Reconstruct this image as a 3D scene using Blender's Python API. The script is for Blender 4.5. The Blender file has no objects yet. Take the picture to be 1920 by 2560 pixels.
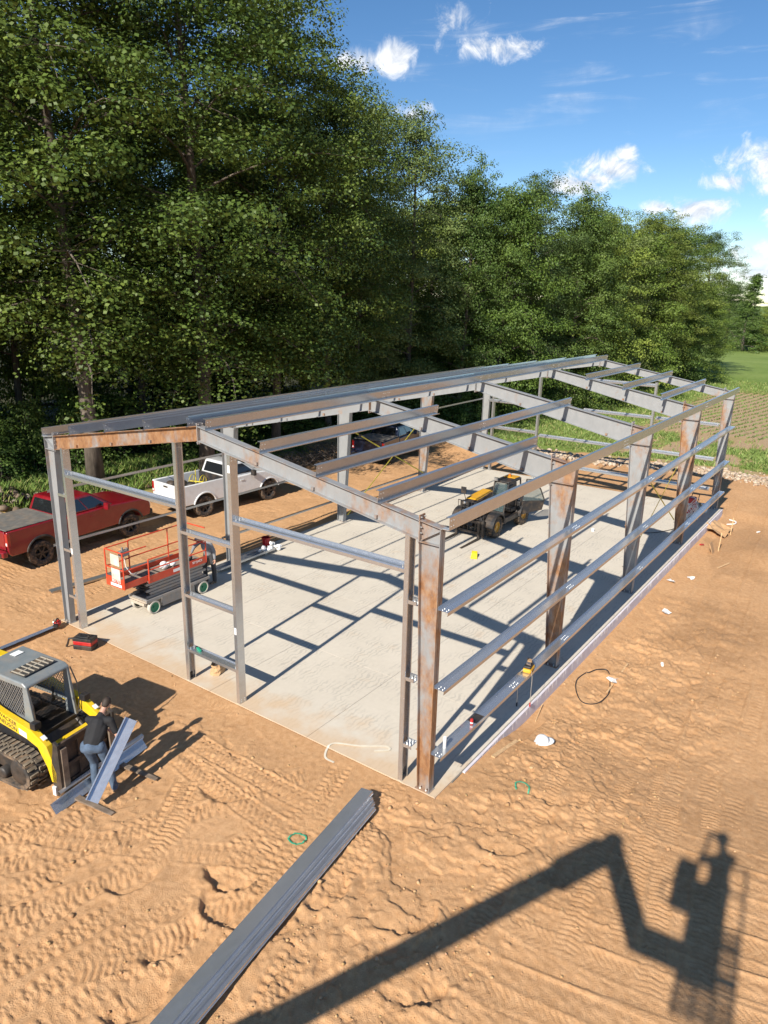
import bpy, bmesh, math, random
import numpy as np
from mathutils import Vector, Matrix
R = math.radians
random.seed(7)
SC = bpy.context.scene
COL = SC.collection
# ---------------------------------------------------------------- camera
CAM = (-10.105, -5.927, 9.106)
YAW, PITCH, ROLL, FPX = 0.617, -0.295, 0.022, 1805.7
cd = bpy.data.cameras.new('camera'); co = bpy.data.objects.new('camera', cd); COL.objects.link(co)
fw = Vector((math.cos(YAW)*math.cos(PITCH), math.sin(YAW)*math.cos(PITCH), math.sin(PITCH)))
rt = Vector((math.sin(YAW), -math.cos(YAW), 0)); up = rt.cross(fw)
r2 = rt*math.cos(ROLL)+up*math.sin(ROLL); u2 = -rt*math.sin(ROLL)+up*math.cos(ROLL)
co.matrix_world = Matrix(((r2.x,u2.x,-fw.x,CAM[0]),(r2.y,u2.y,-fw.y,CAM[1]),(r2.z,u2.z,-fw.z,CAM[2]),(0,0,0,1)))
cd.sensor_fit = 'HORIZONTAL'; cd.sensor_width = 36; cd.lens = FPX/1920*36
cd.clip_start = 0.05; cd.clip_end = 4000
SC.camera = co
SC.render.resolution_x = 768; SC.render.resolution_y = 1024
SC.view_settings.view_transform = 'Standard'; SC.view_settings.look = 'None'
SC.view_settings.exposure = 0.56; SC.view_settings.gamma = 1
# ---------------------------------------------------------------- sun and sky
SAZ, SEL = 6.3, 36.4           # direction the light travels (deg from +x), sun height
sd = Vector((math.cos(R(SAZ))*math.cos(R(SEL)), math.sin(R(SAZ))*math.cos(R(SEL)), -math.sin(R(SEL))))
sl = bpy.data.lights.new('sun', 'SUN'); sl.energy = 5.0; sl.angle = R(0.53); sl.color = (1, 0.93, 0.82)
so = bpy.data.objects.new('sun', sl); COL.objects.link(so)
so.rotation_euler = sd.to_track_quat('-Z', 'Y').to_euler(); so.location = (-30, -5, 30)
W = bpy.data.worlds.new('World'); SC.world = W; W.use_nodes = True
nt = W.node_tree; nt.nodes.clear()
N = lambda t: nt.nodes.new(t)
L = lambda a, b: nt.links.new(a, b)
def wm(op, a, b=None, c=None):
    n = N('ShaderNodeMath'); n.operation = op
    for i, v in enumerate((a, b, c)):
        if v is None: continue
        if isinstance(v, (int, float)): n.inputs[i].default_value = v
        else: L(v, n.inputs[i])
    return n.outputs[0]
sky = N('ShaderNodeTexSky'); sky.sky_type = 'NISHITA'; sky.sun_disc = False
sky.sun_elevation = R(SEL); sky.sun_rotation = R(90-(180+SAZ)); sky.altitude = 1600
sky.air_density = 1.0; sky.dust_density = 0.0; sky.ozone_density = 2.2
tc = N('ShaderNodeTexCoord'); sx = N('ShaderNodeSeparateXYZ'); L(tc.outputs['Generated'], sx.inputs[0])
az = wm('MULTIPLY', wm('ARCTAN2', sx.outputs[1], sx.outputs[0]), 57.2958)
el = wm('MULTIPLY', wm('ARCSINE', sx.outputs[2]), 57.2958)
cb = N('ShaderNodeCombineXYZ'); L(az, cb.inputs[0]); L(el, cb.inputs[1])
def wnoise(scale, det, rough, off, dist=0.0):
    m = N('ShaderNodeMapping'); m.inputs['Location'].default_value = off; L(cb.outputs[0], m.inputs[0])
    n = N('ShaderNodeTexNoise'); n.inputs['Scale'].default_value = scale; n.inputs['Detail'].default_value = det
    n.inputs['Roughness'].default_value = rough; n.inputs['Distortion'].default_value = dist; L(m.outputs[0], n.inputs[0]); return n.outputs[0]
n1 = wnoise(0.5, 9, 0.66, (0, 0, 0), .6); n1b = wnoise(0.5, 9, 0.66, (0.25, -0.45, 0), .6); n2 = wnoise(0.16, 3, 0.5, (7, 3, 0))
# cumulus puffs: azimuth, elevation, half-width, half-height (degrees), weight
PUFFS = [(19.9,8.6,2.2,1.0,1),(22.0,7.55,2.2,0.75,1),(18.9,9.3,0.9,0.6,.9),(21.0,8.0,1.6,.8,1),
 (9.2,8.5,3.4,1.5,1),(12.2,7.5,1.9,.7,.9),(6,9.6,3.2,1.6,1),(9.2,7.0,1.8,.7,.7),(14.0,5.9,2.3,.9,.85),(16.1,6.0,1.2,.45,.8),(8.4,5.6,1.3,1.1,.9),
 (8.2,1.9,3.6,.8,.95),(9,3.2,2.4,.7,.85),(4,3.6,4,1.2,.9),(35.4,15.1,2.0,1.1,1),(36.9,15.1,1.4,.8,.9),(38.8,15.0,1.1,.5,.75),(28.6,15.9,2.8,.75,.75),(26.6,15.9,1.5,.5,.6),(34.0,11.9,1.1,.6,.6),
 (31.0,17.5,1.2,1.0,.55),(-3,10,4,1.6,1),(-14,7,5,1.5,1),(62,11,4,1.5,.9),(80,16,5,2,1),(-40,14,6,2,1),(120,12,7,2,1),(165,10,7,2,1),(210,13,6,2,1),(-75,9,6,2,1)]
acc = None
for a, e, wa, we, k in PUFFS:
    a = a if a <= 180 else a-360
    q = wm('ADD', wm('POWER', wm('MULTIPLY', wm('SUBTRACT', az, a), 1/(wa*1.2)), 2), wm('POWER', wm('MULTIPLY', wm('SUBTRACT', el, e), 1/(we*1.15)), 2))
    b = wm('MULTIPLY', wm('SUBTRACT', 1.0, wm('SQRT', q)), k)
    acc = b if acc is None else wm('MAXIMUM', acc, b)
field = wm('ADD', wm('MAXIMUM', acc, -1.2), wm('MULTIPLY', wm('SUBTRACT', n1, 0.5), 2.3))
mr = N('ShaderNodeMapRange'); mr.interpolation_type = 'SMOOTHSTEP'; L(field, mr.inputs[0])
mr.inputs[1].default_value = -0.06; mr.inputs[2].default_value = 0.8; mr.inputs[3].default_value = 0; mr.inputs[4].default_value = 0.97
# thin high cirrus
mp = N('ShaderNodeMapping'); mp.inputs['Scale'].default_value = (0.09, 0.75, 1); mp.inputs['Rotation'].default_value = (0, 0, R(-9)); L(cb.outputs[0], mp.inputs[0])
nc = N('ShaderNodeTexNoise'); nc.inputs['Scale'].default_value = 0.9; nc.inputs['Detail'].default_value = 7; nc.inputs['Roughness'].default_value = 0.6; nc.inputs['Distortion'].default_value = 0.9; L(mp.outputs[0], nc.inputs[0])
cm = N('ShaderNodeMapRange'); cm.interpolation_type = 'SMOOTHSTEP'; L(wm('ADD', nc.outputs[0], wm('MULTIPLY', wm('SUBTRACT', n2, 0.5), 0.6)), cm.inputs[0])
cm.inputs[1].default_value = 0.5; cm.inputs[2].default_value = 0.84; cm.inputs[4].default_value = 0.5
msk = wm('MAXIMUM', mr.outputs[0], wm('MULTIPLY', cm.outputs[0], wm('MINIMUM', wm('MAXIMUM', wm('MULTIPLY', wm('SUBTRACT', el, 9), 0.15), 0), 1)))
shade = N('ShaderNodeMapRange'); L(wm('SUBTRACT', n1, n1b), shade.inputs[0]); shade.inputs[1].default_value = -0.16; shade.inputs[2].default_value = 0.12
cc = N('ShaderNodeMix'); cc.data_type = 'RGBA'; L(shade.outputs[0], cc.inputs[0]); cc.inputs[6].default_value = (4.6, 5.2, 6.2, 1); cc.inputs[7].default_value = (9.2, 9.2, 9.2, 1)
hs = N('ShaderNodeHueSaturation'); hs.inputs['Saturation'].default_value = 1.2; hs.inputs['Value'].default_value = 1.0; L(sky.outputs[0], hs.inputs['Color'])
mx = N('ShaderNodeMix'); mx.data_type = 'RGBA'; L(msk, mx.inputs[0]); L(hs.outputs[0], mx.inputs[6]); L(cc.outputs[2], mx.inputs[7])
bg = N('ShaderNodeBackground'); bg.inputs[1].default_value = 0.09; L(mx.outputs[2], bg.inputs[0])
wo = N('ShaderNodeOutputWorld'); L(bg.outputs[0], wo.inputs[0])
# ---------------------------------------------------------------- mesh helpers
def V(*a): return Vector(a)
class MB:
    """collects polygons; build() links them as ONE mesh object"""
    def __init__(s): s.v = []; s.f = []; s.m = []; s.k = 0; s.M = Matrix()
    def add(s, vs, fs):
        b = len(s.v); s.v += [tuple(s.M @ Vector(v)) for v in vs]
        s.f += [tuple(i+b for i in f) for f in fs]; s.m += [s.k]*len(fs); return s
    def hexa(s, p): return s.add(p, [(0,3,2,1),(4,5,6,7),(0,1,5,4),(1,2,6,5),(2,3,7,6),(3,0,4,7)])
    def box(s, c, d, rz=0, rx=0, ry=0):
        m = Matrix.Translation(c) @ Matrix.Rotation(rz,4,'Z') @ Matrix.Rotation(ry,4,'Y') @ Matrix.Rotation(rx,4,'X')
        x, y, z = d[0]/2, d[1]/2, d[2]/2
        return s.hexa([m @ Vector(q) for q in ((-x,-y,-z),(x,-y,-z),(x,y,-z),(-x,y,-z),(-x,-y,z),(x,-y,z),(x,y,z),(-x,y,z))])
    def b2(s, a, b): return s.box([(p+q)/2 for p, q in zip(a, b)], [abs(q-p) for p, q in zip(a, b)])
    def bar(s, a, b, w, h, upv=(0,0,1)):
        a, b = Vector(a), Vector(b); d = (b-a).normalized(); sd_ = d.cross(Vector(upv))
        if sd_.length < 1e-4: sd_ = d.cross(Vector((1,0,0)))
        sd_.normalize(); u = sd_.cross(d); p = []
        for c in (a, b): p += [c-sd_*w/2-u*h/2, c+sd_*w/2-u*h/2, c+sd_*w/2+u*h/2, c-sd_*w/2+u*h/2]
        return s.hexa([p[i] for i in (0,1,2,3,4,5,6,7)])
    def tube(s, pts, r, n=8, cap=True):
        pts = [Vector(p) for p in pts]; k = len(pts); rr = r if hasattr(r, '__len__') else [r]*k
        vs = []; fs = []; pu = None
        for i, p in enumerate(pts):
            d = (pts[min(i+1,k-1)]-pts[max(i-1,0)]).normalized()
            if pu is None: pu = d.orthogonal().normalized()
            u = (pu-d*pu.dot(d))
            u = u.normalized() if u.length > 1e-5 else d.orthogonal().normalized()
            pu = u; w = d.cross(u)
            for j in range(n):
                t = 2*math.pi*j/n; vs.append(p+(u*math.cos(t)+w*math.sin(t))*rr[i])
        for i in range(k-1):
            for j in range(n): fs.append((i*n+j, i*n+(j+1)%n, (i+1)*n+(j+1)%n, (i+1)*n+j))
        if cap: fs.append(tuple(range(n-1,-1,-1))); fs.append(tuple((k-1)*n+j for j in range(n)))
        return s.add(vs, fs)
    def cyl(s, a, b, r, n=12, r1=None): return s.tube([a, b], [r, r if r1 is None else r1], n)
    def lathe(s, prof, c, ax=(0,0,1), n=20):
        c = Vector(c); ax = Vector(ax).normalized(); u = ax.orthogonal().normalized(); w = ax.cross(u); vs = []; fs = []
        for r, h in prof:
            for j in range(n):
                t = 2*math.pi*j/n; vs.append(c+ax*h+(u*math.cos(t)+w*math.sin(t))*r)
        k = len(prof)
        for i in range(k-1):
            for j in range(n): fs.append((i*n+j, i*n+(j+1)%n, (i+1)*n+(j+1)%n, (i+1)*n+j))
        return s.add(vs, fs)
    def ell(s, c, r, n=12, m=8, rot=None):
        c = Vector(c); vs = [Vector((0,0,-1))]; fs = []
        for i in range(1, m):
            t = -math.pi/2+math.pi*i/m
            for j in range(n): p = 2*math.pi*j/n; vs.append(Vector((math.cos(t)*math.cos(p), math.cos(t)*math.sin(p), math.sin(t))))
        vs.append(Vector((0,0,1)))
        o = []
        for v in vs:
            v = Vector((v.x*r[0], v.y*r[1], v.z*r[2])); o.append(c+(rot @ v if rot else v))
        for j in range(n): fs.append((0, 1+(j+1)%n, 1+j))
        for i in range(m-2):
            for j in range(n): a = 1+i*n; fs.append((a+j, a+(j+1)%n, a+n+(j+1)%n, a+n+j))
        a = 1+(m-2)*n
        for j in range(n): fs.append((a+j, a+(j+1)%n, len(o)-1))
        return s.add(o, fs)
    def prism(s, poly, org, ax, ay, depth):
        """polygon in the (ax, ay) plane, pushed along ax x ay by depth (centred)"""
        ax = Vector(ax); ay = Vector(ay); n = ax.cross(ay).normalized(); org = Vector(org); k = len(poly)
        lo = [org+ax*p[0]+ay*p[1]-n*depth/2 for p in poly]; hi = [q+n*depth for q in lo]
        fs = [tuple(range(k-1,-1,-1)), tuple(range(k,2*k))]+[(i,(i+1)%k,k+(i+1)%k,k+i) for i in range(k)]
        return s.add(lo+hi, fs)
    def strip(s, prof, a, b, t, upv=(0,0,1), flip=1):
        """thin folded-sheet profile (side, up) swept from a to b"""
        a, b = Vector(a), Vector(b); d = (b-a).normalized(); si = d.cross(Vector(upv)).normalized()*flip; u = si.cross(d)*flip
        if u.dot(Vector(upv)) < 0: u = -u
        P = [Vector((x, y)) for x, y in prof]; k = len(P); nn = []
        for i in range(k):
            e0 = (P[i]-P[i-1]).normalized() if i else None; e1 = (P[i+1]-P[i]).normalized() if i < k-1 else None
            n0 = Vector((-e0.y, e0.x)) if e0 else None; n1_ = Vector((-e1.y, e1.x)) if e1 else None
            if n0 and n1_: m = (n0+n1_); m = m/max(m.dot(n0), .35)
            else: m = n0 or n1_
            nn.append(m*t/2)
        ring = [P[i]+nn[i] for i in range(k)]+[P[i]-nn[i] for i in range(k-1,-1,-1)]
        q = len(ring); vs = [a+si*p.x+u*p.y for p in ring]+[b+si*p.x+u*p.y for p in ring]
        fs = [(i,(i+1)%q,q+(i+1)%q,q+i) for i in range(q)]
        for i in range(k-1):
            fs.append((i, q-1-i, q-2-i, i+1)); fs.append((q+i, q+i+1, 2*q-2-i, 2*q-1-i))
        return s.add(vs, fs)
    def sheet(s, rows):
        n = len(rows[0]); vs = [p for r in rows for p in r]
        return s.add(vs, [(i*n+j, i*n+j+1, (i+1)*n+j+1, (i+1)*n+j) for i in range(len(rows)-1) for j in range(n-1)])
    def mesh(s, name, mats, smooth=False, fix=True):
        me = bpy.data.meshes.new(name); me.from_pydata(s.v, [], s.f)
        for m in (mats if isinstance(mats, (list, tuple)) else [mats]): me.materials.append(m)
        me.polygons.foreach_set('material_index', s.m)
        if fix:
            bm = bmesh.new(); bm.from_mesh(me); bmesh.ops.recalc_face_normals(bm, faces=bm.faces); bm.to_mesh(me); bm.free()
        if smooth:
            me.polygons.foreach_set('use_smooth', [True]*len(me.polygons))
            if smooth is not True: me.set_sharp_from_angle(angle=R(smooth))
        me.update(); return me
    def build(s, name, mats, parent=None, smooth=False, bev=0, fix=True, seg=2):
        return link(name, s.mesh(name, mats, smooth, fix), parent, bev, seg)
def link(name, me, parent=None, bev=0, seg=2):
    o = bpy.data.objects.new(name, me); COL.objects.link(o); o.parent = parent
    if bev:
        b = o.modifiers.new('bevel', 'BEVEL'); b.width = bev; b.segments = seg; b.limit_method = 'ANGLE'; b.angle_limit = R(32)
        b.harden_normals = False
    return o
def tag(o, label, cat, group=None, kind=None):
    if label: o['label'] = label
    if cat: o['category'] = cat
    if group: o['group'] = group
    if kind: o['kind'] = kind
    return o
def thing(name, label, cat, loc=(0,0,0), rz=0, group=None):
    o = bpy.data.objects.new(name, None); COL.objects.link(o); o.empty_display_size = .2
    o.location = loc; o.rotation_euler = (0,0,rz); return tag(o, label, cat, group)
def struct(o): o['kind'] = 'structure'; return o
def text(name, s, size, mat, parent, origin, xdir, ydir, depth=0.003, align='CENTER'):
    cu = bpy.data.curves.new(name, 'FONT'); cu.body = s; cu.size = size; cu.extrude = depth; cu.align_x = align; cu.align_y = 'CENTER'
    t = bpy.data.objects.new('tmp', cu); COL.objects.link(t)
    dg = bpy.context.evaluated_depsgraph_get(); me = bpy.data.meshes.new_from_object(t.evaluated_get(dg))
    bpy.data.objects.remove(t); bpy.data.curves.remove(cu)
    me.name = name; me.materials.clear(); me.materials.append(mat)
    x = Vector(xdir).normalized(); z = x.cross(Vector(ydir)).normalized(); y = z.cross(x); o = Vector(origin)
    me.transform(Matrix(((x.x,y.x,z.x,o.x),(x.y,y.y,z.y,o.y),(x.z,y.z,z.z,o.z),(0,0,0,1))))
    return link(name, me, parent)
# ---------------------------------------------------------------- numpy noise
class VN:
    def __init__(s, seed): s.t = np.random.RandomState(seed).rand(256, 256).astype(np.float32)
    def __call__(s, x, y):
        xi = np.floor(x).astype(np.int64); yi = np.floor(y).astype(np.int64); fx = (x-xi).astype(np.float32); fy = (y-yi).astype(np.float32)
        fx = fx*fx*(3-2*fx); fy = fy*fy*(3-2*fy); a = xi & 255; b = yi & 255; a1 = (a+1) & 255; b1 = (b+1) & 255
        return (s.t[a,b]*(1-fx)+s.t[a1,b]*fx)*(1-fy)+(s.t[a,b1]*(1-fx)+s.t[a1,b1]*fx)*fy
def fbm(x, y, seed, octv=4, lac=2.1, gain=.5):
    n = VN(seed); a = 1; s_ = 0; o = 0; c, s1 = math.cos(.6), math.sin(.6)
    for i in range(octv):
        o = o+a*(n(x+17.3*i, y+5.1*i)-.5); s_ += a; a *= gain; x, y = (x*c-y*s1)*lac, (x*s1+y*c)*lac
    return o/s_*2
def ss(a, b, x): t = np.clip((x-a)/(b-a), 0, 1); return t*t*(3-2*t)
# ---------------------------------------------------------------- materials
MATS = {}
def nodes(name):
    m = bpy.data.materials.new(name); m.use_nodes = True; t = m.node_tree; p = t.nodes['Principled BSDF']; MATS[name] = m; return m, t, p
def tex(t, kind='Noise', scale=5, det=4, rough=.55, coord='Object', stretch=None, **kw):
    tcn = t.nodes.new('ShaderNodeTexCoord'); n = t.nodes.new('ShaderNodeTex'+kind)
    src = tcn.outputs[coord]
    if stretch:
        mp_ = t.nodes.new('ShaderNodeMapping'); mp_.inputs['Scale'].default_value = stretch; t.links.new(src, mp_.inputs[0]); src = mp_.outputs[0]
    t.links.new(src, n.inputs['Vector']); n.inputs['Scale'].default_value = scale
    if kind == 'Noise': n.inputs['Detail'].default_value = det; n.inputs['Roughness'].default_value = rough
    return n
def ramp(t, fac, stops):
    r = t.nodes.new('ShaderNodeValToRGB'); e = r.color_ramp.elements
    while len(e) < len(stops): e.new(.5)
    for q, (p, c) in zip(e, stops): q.position = p; q.color = (*c, 1) if len(c) == 3 else c
    t.links.new(fac, r.inputs[0]); return r.outputs[0]
def mixc(t, fac, a, b, mode='MIX'):
    n = t.nodes.new('ShaderNodeMix'); n.data_type = 'RGBA'; n.blend_type = mode
    for i, v in ((0, fac), (6, a), (7, b)):
        if isinstance(v, (int, float)): n.inputs[i].default_value = v
        elif isinstance(v, tuple): n.inputs[i].default_value = (*v, 1)
        else: t.links.new(v, n.inputs[i])
    return n.outputs[2]
def bump(t, p, h, strength=.3, dist=.02):
    b = t.nodes.new('ShaderNodeBump'); b.inputs['Strength'].default_value = strength; b.inputs['Distance'].default_value = dist
    t.links.new(h, b.inputs['Height']); t.links.new(b.outputs[0], p.inputs['Normal'])
def paint(name, c, rough=.45, metal=0, var=.12, scale=6, dirt=None, dirt_amt=.35, coat=0, bmp=0):
    """painted / plain material: base colour with gentle mottling, optional dust film"""
    m, t, p = nodes(name); n = tex(t, 'Noise', scale, 5)
    lo = tuple(x*(1-var) for x in c); hi = tuple(min(x*(1+var), 1) for x in c)
    col = ramp(t, n.outputs[0], [(.3, lo), (.7, hi)])
    if dirt:
        n2_ = tex(t, 'Noise', scale*.6, 8, .65); f = ramp(t, n2_.outputs[0], [(.45, (0,0,0)), (.75, (dirt_amt,)*3)]); col = mixc(t, f, col, dirt)
    t.links.new(col, p.inputs['Base Color']); p.inputs['Roughness'].default_value = rough; p.inputs['Metallic'].default_value = metal
    if coat: p.inputs['Coat Weight'].default_value = coat; p.inputs['Coat Roughness'].default_value = .08
    if bmp: bump(t, p, tex(t, 'Noise', scale*8, 6).outputs[0], bmp, .01)
    return m
DUST = (.46, .30, .17)
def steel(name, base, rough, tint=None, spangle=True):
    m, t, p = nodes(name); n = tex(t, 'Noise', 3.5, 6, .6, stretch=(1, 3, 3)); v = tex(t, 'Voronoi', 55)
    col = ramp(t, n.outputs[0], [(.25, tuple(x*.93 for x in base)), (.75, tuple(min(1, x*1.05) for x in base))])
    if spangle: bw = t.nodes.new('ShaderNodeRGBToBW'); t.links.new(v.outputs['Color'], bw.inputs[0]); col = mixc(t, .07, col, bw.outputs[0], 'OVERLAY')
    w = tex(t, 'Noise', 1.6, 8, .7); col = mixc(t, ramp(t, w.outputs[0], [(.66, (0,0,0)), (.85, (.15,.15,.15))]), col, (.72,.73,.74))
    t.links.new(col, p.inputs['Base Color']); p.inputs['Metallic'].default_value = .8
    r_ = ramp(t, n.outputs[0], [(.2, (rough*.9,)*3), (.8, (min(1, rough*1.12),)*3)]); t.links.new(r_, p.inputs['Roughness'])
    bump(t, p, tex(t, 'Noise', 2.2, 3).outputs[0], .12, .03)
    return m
def primer(name, rust, seed):
    """grey primed steel with orange rust bloom; rust = share of rusty area"""
    m, t, p = nodes(name)
    tcn = t.nodes.new('ShaderNodeTexCoord'); mp_ = t.nodes.new('ShaderNodeMapping'); mp_.inputs['Location'].default_value = (seed*3.1, seed*1.7, seed); mp_.inputs['Scale'].default_value = (1, 1.0, .55)
    t.links.new(tcn.outputs['Object'], mp_.inputs[0])
    def nz(s_, d, r_):
        n = t.nodes.new('ShaderNodeTexNoise'); n.inputs['Scale'].default_value = s_; n.inputs['Detail'].default_value = d; n.inputs['Roughness'].default_value = r_; t.links.new(mp_.outputs[0], n.inputs[0]); return n.outputs[0]
    g = ramp(t, nz(5, 5, .6), [(.3, (.26,.268,.272)), (.7, (.31,.315,.318))])
    th = .72-rust*.42
    f = ramp(t, nz(1.5, 9, .68), [(th-.07, (0,0,0)), (th+.1, (.95,.95,.95))])
    rc = ramp(t, nz(9, 8, .7), [(.28, (.17,.075,.032)), (.5, (.31,.15,.062)), (.72, (.42,.26,.14))])
    st = ramp(t, nz(26, 4, .7), [(.6, (0,0,0)), (.72, (.35*min(1, rust*2),)*3)])
    col = mixc(t, f, g, rc); col = mixc(t, st, col, (.3,.13,.05))
    t.links.new(col, p.inputs['Base Color']); p.inputs['Roughness'].default_value = .55; p.inputs['Metallic'].default_value = .15
    return m
GALV = steel('galvanised_steel', (.56,.575,.595), .25)
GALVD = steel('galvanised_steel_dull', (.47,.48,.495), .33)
PRIM = [primer('primed_steel_clean', .12, 1), primer('primed_steel_some_rust', .4, 4), primer('primed_steel_rusty', .6, 2.3), primer('primed_steel_orange', .78, 6)]
BOLT = paint('zinc_bolt', (.75,.75,.72), .35, .7)
BLACK = paint('black_plastic', (.018,.018,.02), .5, dirt=DUST, dirt_amt=.18)
RUBBER = paint('tyre_rubber', (.03,.029,.028), .85, scale=14, dirt=DUST, dirt_amt=.6, bmp=.3)
CHROME = paint('bright_metal', (.75,.75,.76), .2, .9)
DKSTEEL = paint('dark_worn_steel', (.055,.05,.046), .55, .4, var=.4, dirt=(.2,.13,.08), dirt_amt=.5)
WHITE = paint('white_plastic', (.82,.82,.80), .45, var=.05)
LWOOD = paint('raw_lumber', (.58,.38,.2), .8, var=.25, scale=18)
CARD = paint('brown_cardboard', (.46,.28,.14), .85, var=.2)
def glass(name, c, rough=.06, alpha=.8):
    m, t, p = nodes(name); p.inputs['Base Color'].default_value = (*c, 1); p.inputs['Roughness'].default_value = rough
    p.inputs['Alpha'].default_value = alpha; p.inputs['Coat Weight'].default_value = 1; p.inputs['Coat Roughness'].default_value = .03; return m
GLASS = glass('tinted_window_glass', (.012,.014,.017), alpha=.93)
CGLASS = glass('clear_cab_glass', (.1,.14,.13), alpha=.35)
# ================================================================ GROUND
WB, LB = 12.19, 24.384                      # building width (y) and length (x)
FX = [0, 6.096, 12.192, 18.288, 24.384]     # frame lines
def axis(segs):
    o = [segs[0][0]]
    for a, b, s0, s1 in segs:
        n = max(2, int(round(2*(b-a)/(s0+s1)))); st = np.linspace(s0, s1, n); st = st/st.sum()*(b-a); o += list(a+np.cumsum(st))
    return np.array(o)
GXA = axis([(-900,-60,120,14),(-60,-9,8,.5),(-9,-7.6,.3,.03),(-7.6,4,.028,.028),(4,9.5,.03,.055),(9.5,36,.06,.2),(36,110,.22,2.5),(110,1500,3,160)])
GYA = axis([(-900,-60,120,14),(-60,-14,8,.6),(-14,-7,.3,.04),(-7,6,.028,.028),(6,13,.03,.055),(13,27,.06,.2),(27,60,.3,3),(60,900,4,120)])
gx, gy = np.meshgrid(GXA.astype(np.float32), GYA.astype(np.float32), indexing='ij')
def base_h(x, y):
    h = -.035+0*x
    right = ss(1.2, 5.5, x)*ss(.4, -.7, y)
    h = h-.37*right*(1-.25*ss(-6, -12, y))
    back = ss(24.3, 26, x); h = h*(1-back)+back*(-.28)
    h = h-.10*ss(.3, -2, y)*ss(-8, 2, x)*(1-back)
    h = h+.55*ss(20.2, 23.5, y+fbm(x*.4, y*.4, 3)*1.2)*(1-ss(26, 33, x))
    h = h+ss(40, 120, x)*fbm(x*.02, y*.02, 5)*.8
    return h
def hdirt(x, y):
    near = ss(39, 30, x)*ss(-12, -10, x)*ss(-15.5, -12, y)*ss(29, 24, y)
    h = fbm(x*.35, y*.35, 11, 3)*.04+fbm(x*1.6, y*1.6, 12, 4)*.014
    # rough, dug-over soil along the right wall and round the front corner
    rz = ss(-.3, -.9, y+.25*fbm(x*.9, y*.9, 8))*ss(-4.6, -2.6, y+.5*fbm(x*.5, y*.5, 7))*ss(-1.6, .6, x)*ss(17, 9, x)
    rz = np.maximum(rz, .75*ss(1.4, .2, y)*ss(-3.2, -2, y)*ss(-6.5, -4, x)*ss(1.5, -.5, x))
    rz = np.maximum(rz, .35*ss(2.4, 3.5, y)*ss(12.5, 10.5, y)*ss(-.6, -1.5, x))
    rz = np.maximum(rz, .25*ss(12.6, 13.3, y))
    rid = 1-np.abs(fbm(x*2.3, y*2.3, 21, 5, gain=.55))*2.2
    lump = np.maximum(fbm(x*4.2, y*4.2, 22, 4, gain=.6), -.15)
    h = h+rz*(.048*np.maximum(rid, 0)**2*(.3+fbm(x*.8, y*.8, 23))+.02*lump)
    stp = fbm(x*1.05+3, y*1.05, 31, 4, gain=.55)
    h = h+(.007+.034*rz)*(ss(.16, .2, stp)+ss(-.1, -.07, stp))
    # crescent scuffs left by turning tracks
    for cx, cy, rr, a0, a1, dep in ((-5.05,1.55,.55,200,330,.07),(-4.1,1.1,.45,60,230,.06),(-3.55,1.55,.5,130,260,.08),(-4.6,2.9,.5,180,300,.05),(-3.0,.25,.5,190,320,.06),(-2.5,-1.0,.6,180,300,.06),(-5.9,1.1,.5,190,320,.06),(-2.1,3.2,.6,150,280,.04),(-3.4,-1.9,.45,180,300,.06),(-.2,-1.6,.5,150,260,.06),(1.7,-1.9,.6,160,280,.06)):
        I = np.nonzero((np.abs(x-cx) < 1.2) & (np.abs(y-cy) < 1.2)); xx, yy = x[I], y[I]
        d = np.hypot(xx-cx, yy-cy); a = np.degrees(np.arctan2(yy-cy, xx-cx)) % 360
        w = ss(a0-15, a0+15, a)*ss(a1+15, a1-15, a); d = d+.08*fbm(xx*5, yy*5, 44)
        h[I] += -dep*w*ss(rr+.02, rr-.03, d)*ss(rr-.5, rr-.05, d)+dep*.5*w*ss(rr-.01, rr+.05, d)*ss(rr+.28, rr+.07, d)
    tr = np.zeros_like(x); wear = np.zeros_like(x); brn = fbm(x*.9, y*.9, 61, 3); wob = fbm(x*.8, y*.8, 55, 2)*.03
    def track(px_, py_, ang, length, w, pitch, dep, kind=0, bend=0.0):
        c, s_ = math.cos(R(ang)), math.sin(R(ang)); dx, dy = x-px_, y-py_
        s1 = dx*c+dy*s_; t = -dx*s_+dy*c-bend*s1*s1+wob
        I = np.nonzero((s1 > -.2) & (s1 < length+.2) & (np.abs(t) < w/2+.14)); s1 = s1[I]; t = t[I]
        m = ss(-.15, .15, s1)*ss(length+.15, length-.15, s1); ins = ss(w/2+.015, w/2-.02, np.abs(t))*m
        br = np.clip(.22+1.25*(np.roll(brn, int(px_*31) % 97, 0)[I]+.35), 0, 1)
        if kind == 0:       # staggered block lugs of a rubber track
            ph = s1/pitch+np.where(t > 0, .5, 0.); q = np.abs((ph % 1)-.5)*2
            qa = np.abs((s1/pitch % 1)-.5)*2; qb = np.abs(((s1/pitch+.5) % 1)-.5)*2
            ba = ss(.5, .72, qa)*ss(-.11, -.07, t)*ss(w/2, w/2-.04, t); bb_ = ss(.5, .72, qb)*ss(-w/2, -w/2+.04, t)*ss(.11, .07, t)
            hk = ss(.03, .015, np.abs(np.abs(t)-w*.36))*ss(.2, .5, np.where(t > 0, qa, qb))
            v = -.012+dep*np.clip(np.maximum(np.maximum(ba, bb_), hk*.8), 0, 1)
        elif kind == 1:     # plain cross bars
            v = -.012+dep*ss(.35, .65, np.abs(((s1+.25*np.abs(t))/pitch % 1)-.5)*2)
        else:               # chevron tyre lugs
            ph = (s1+np.abs(t)*.9)/pitch+np.where(t > 0, .5, 0.); v = -.01+dep*ss(.3, .6, np.abs((ph % 1)-.5)*2)
        edge = np.exp(-((np.abs(t)-w/2-.035)/.035)**2)*m
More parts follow.
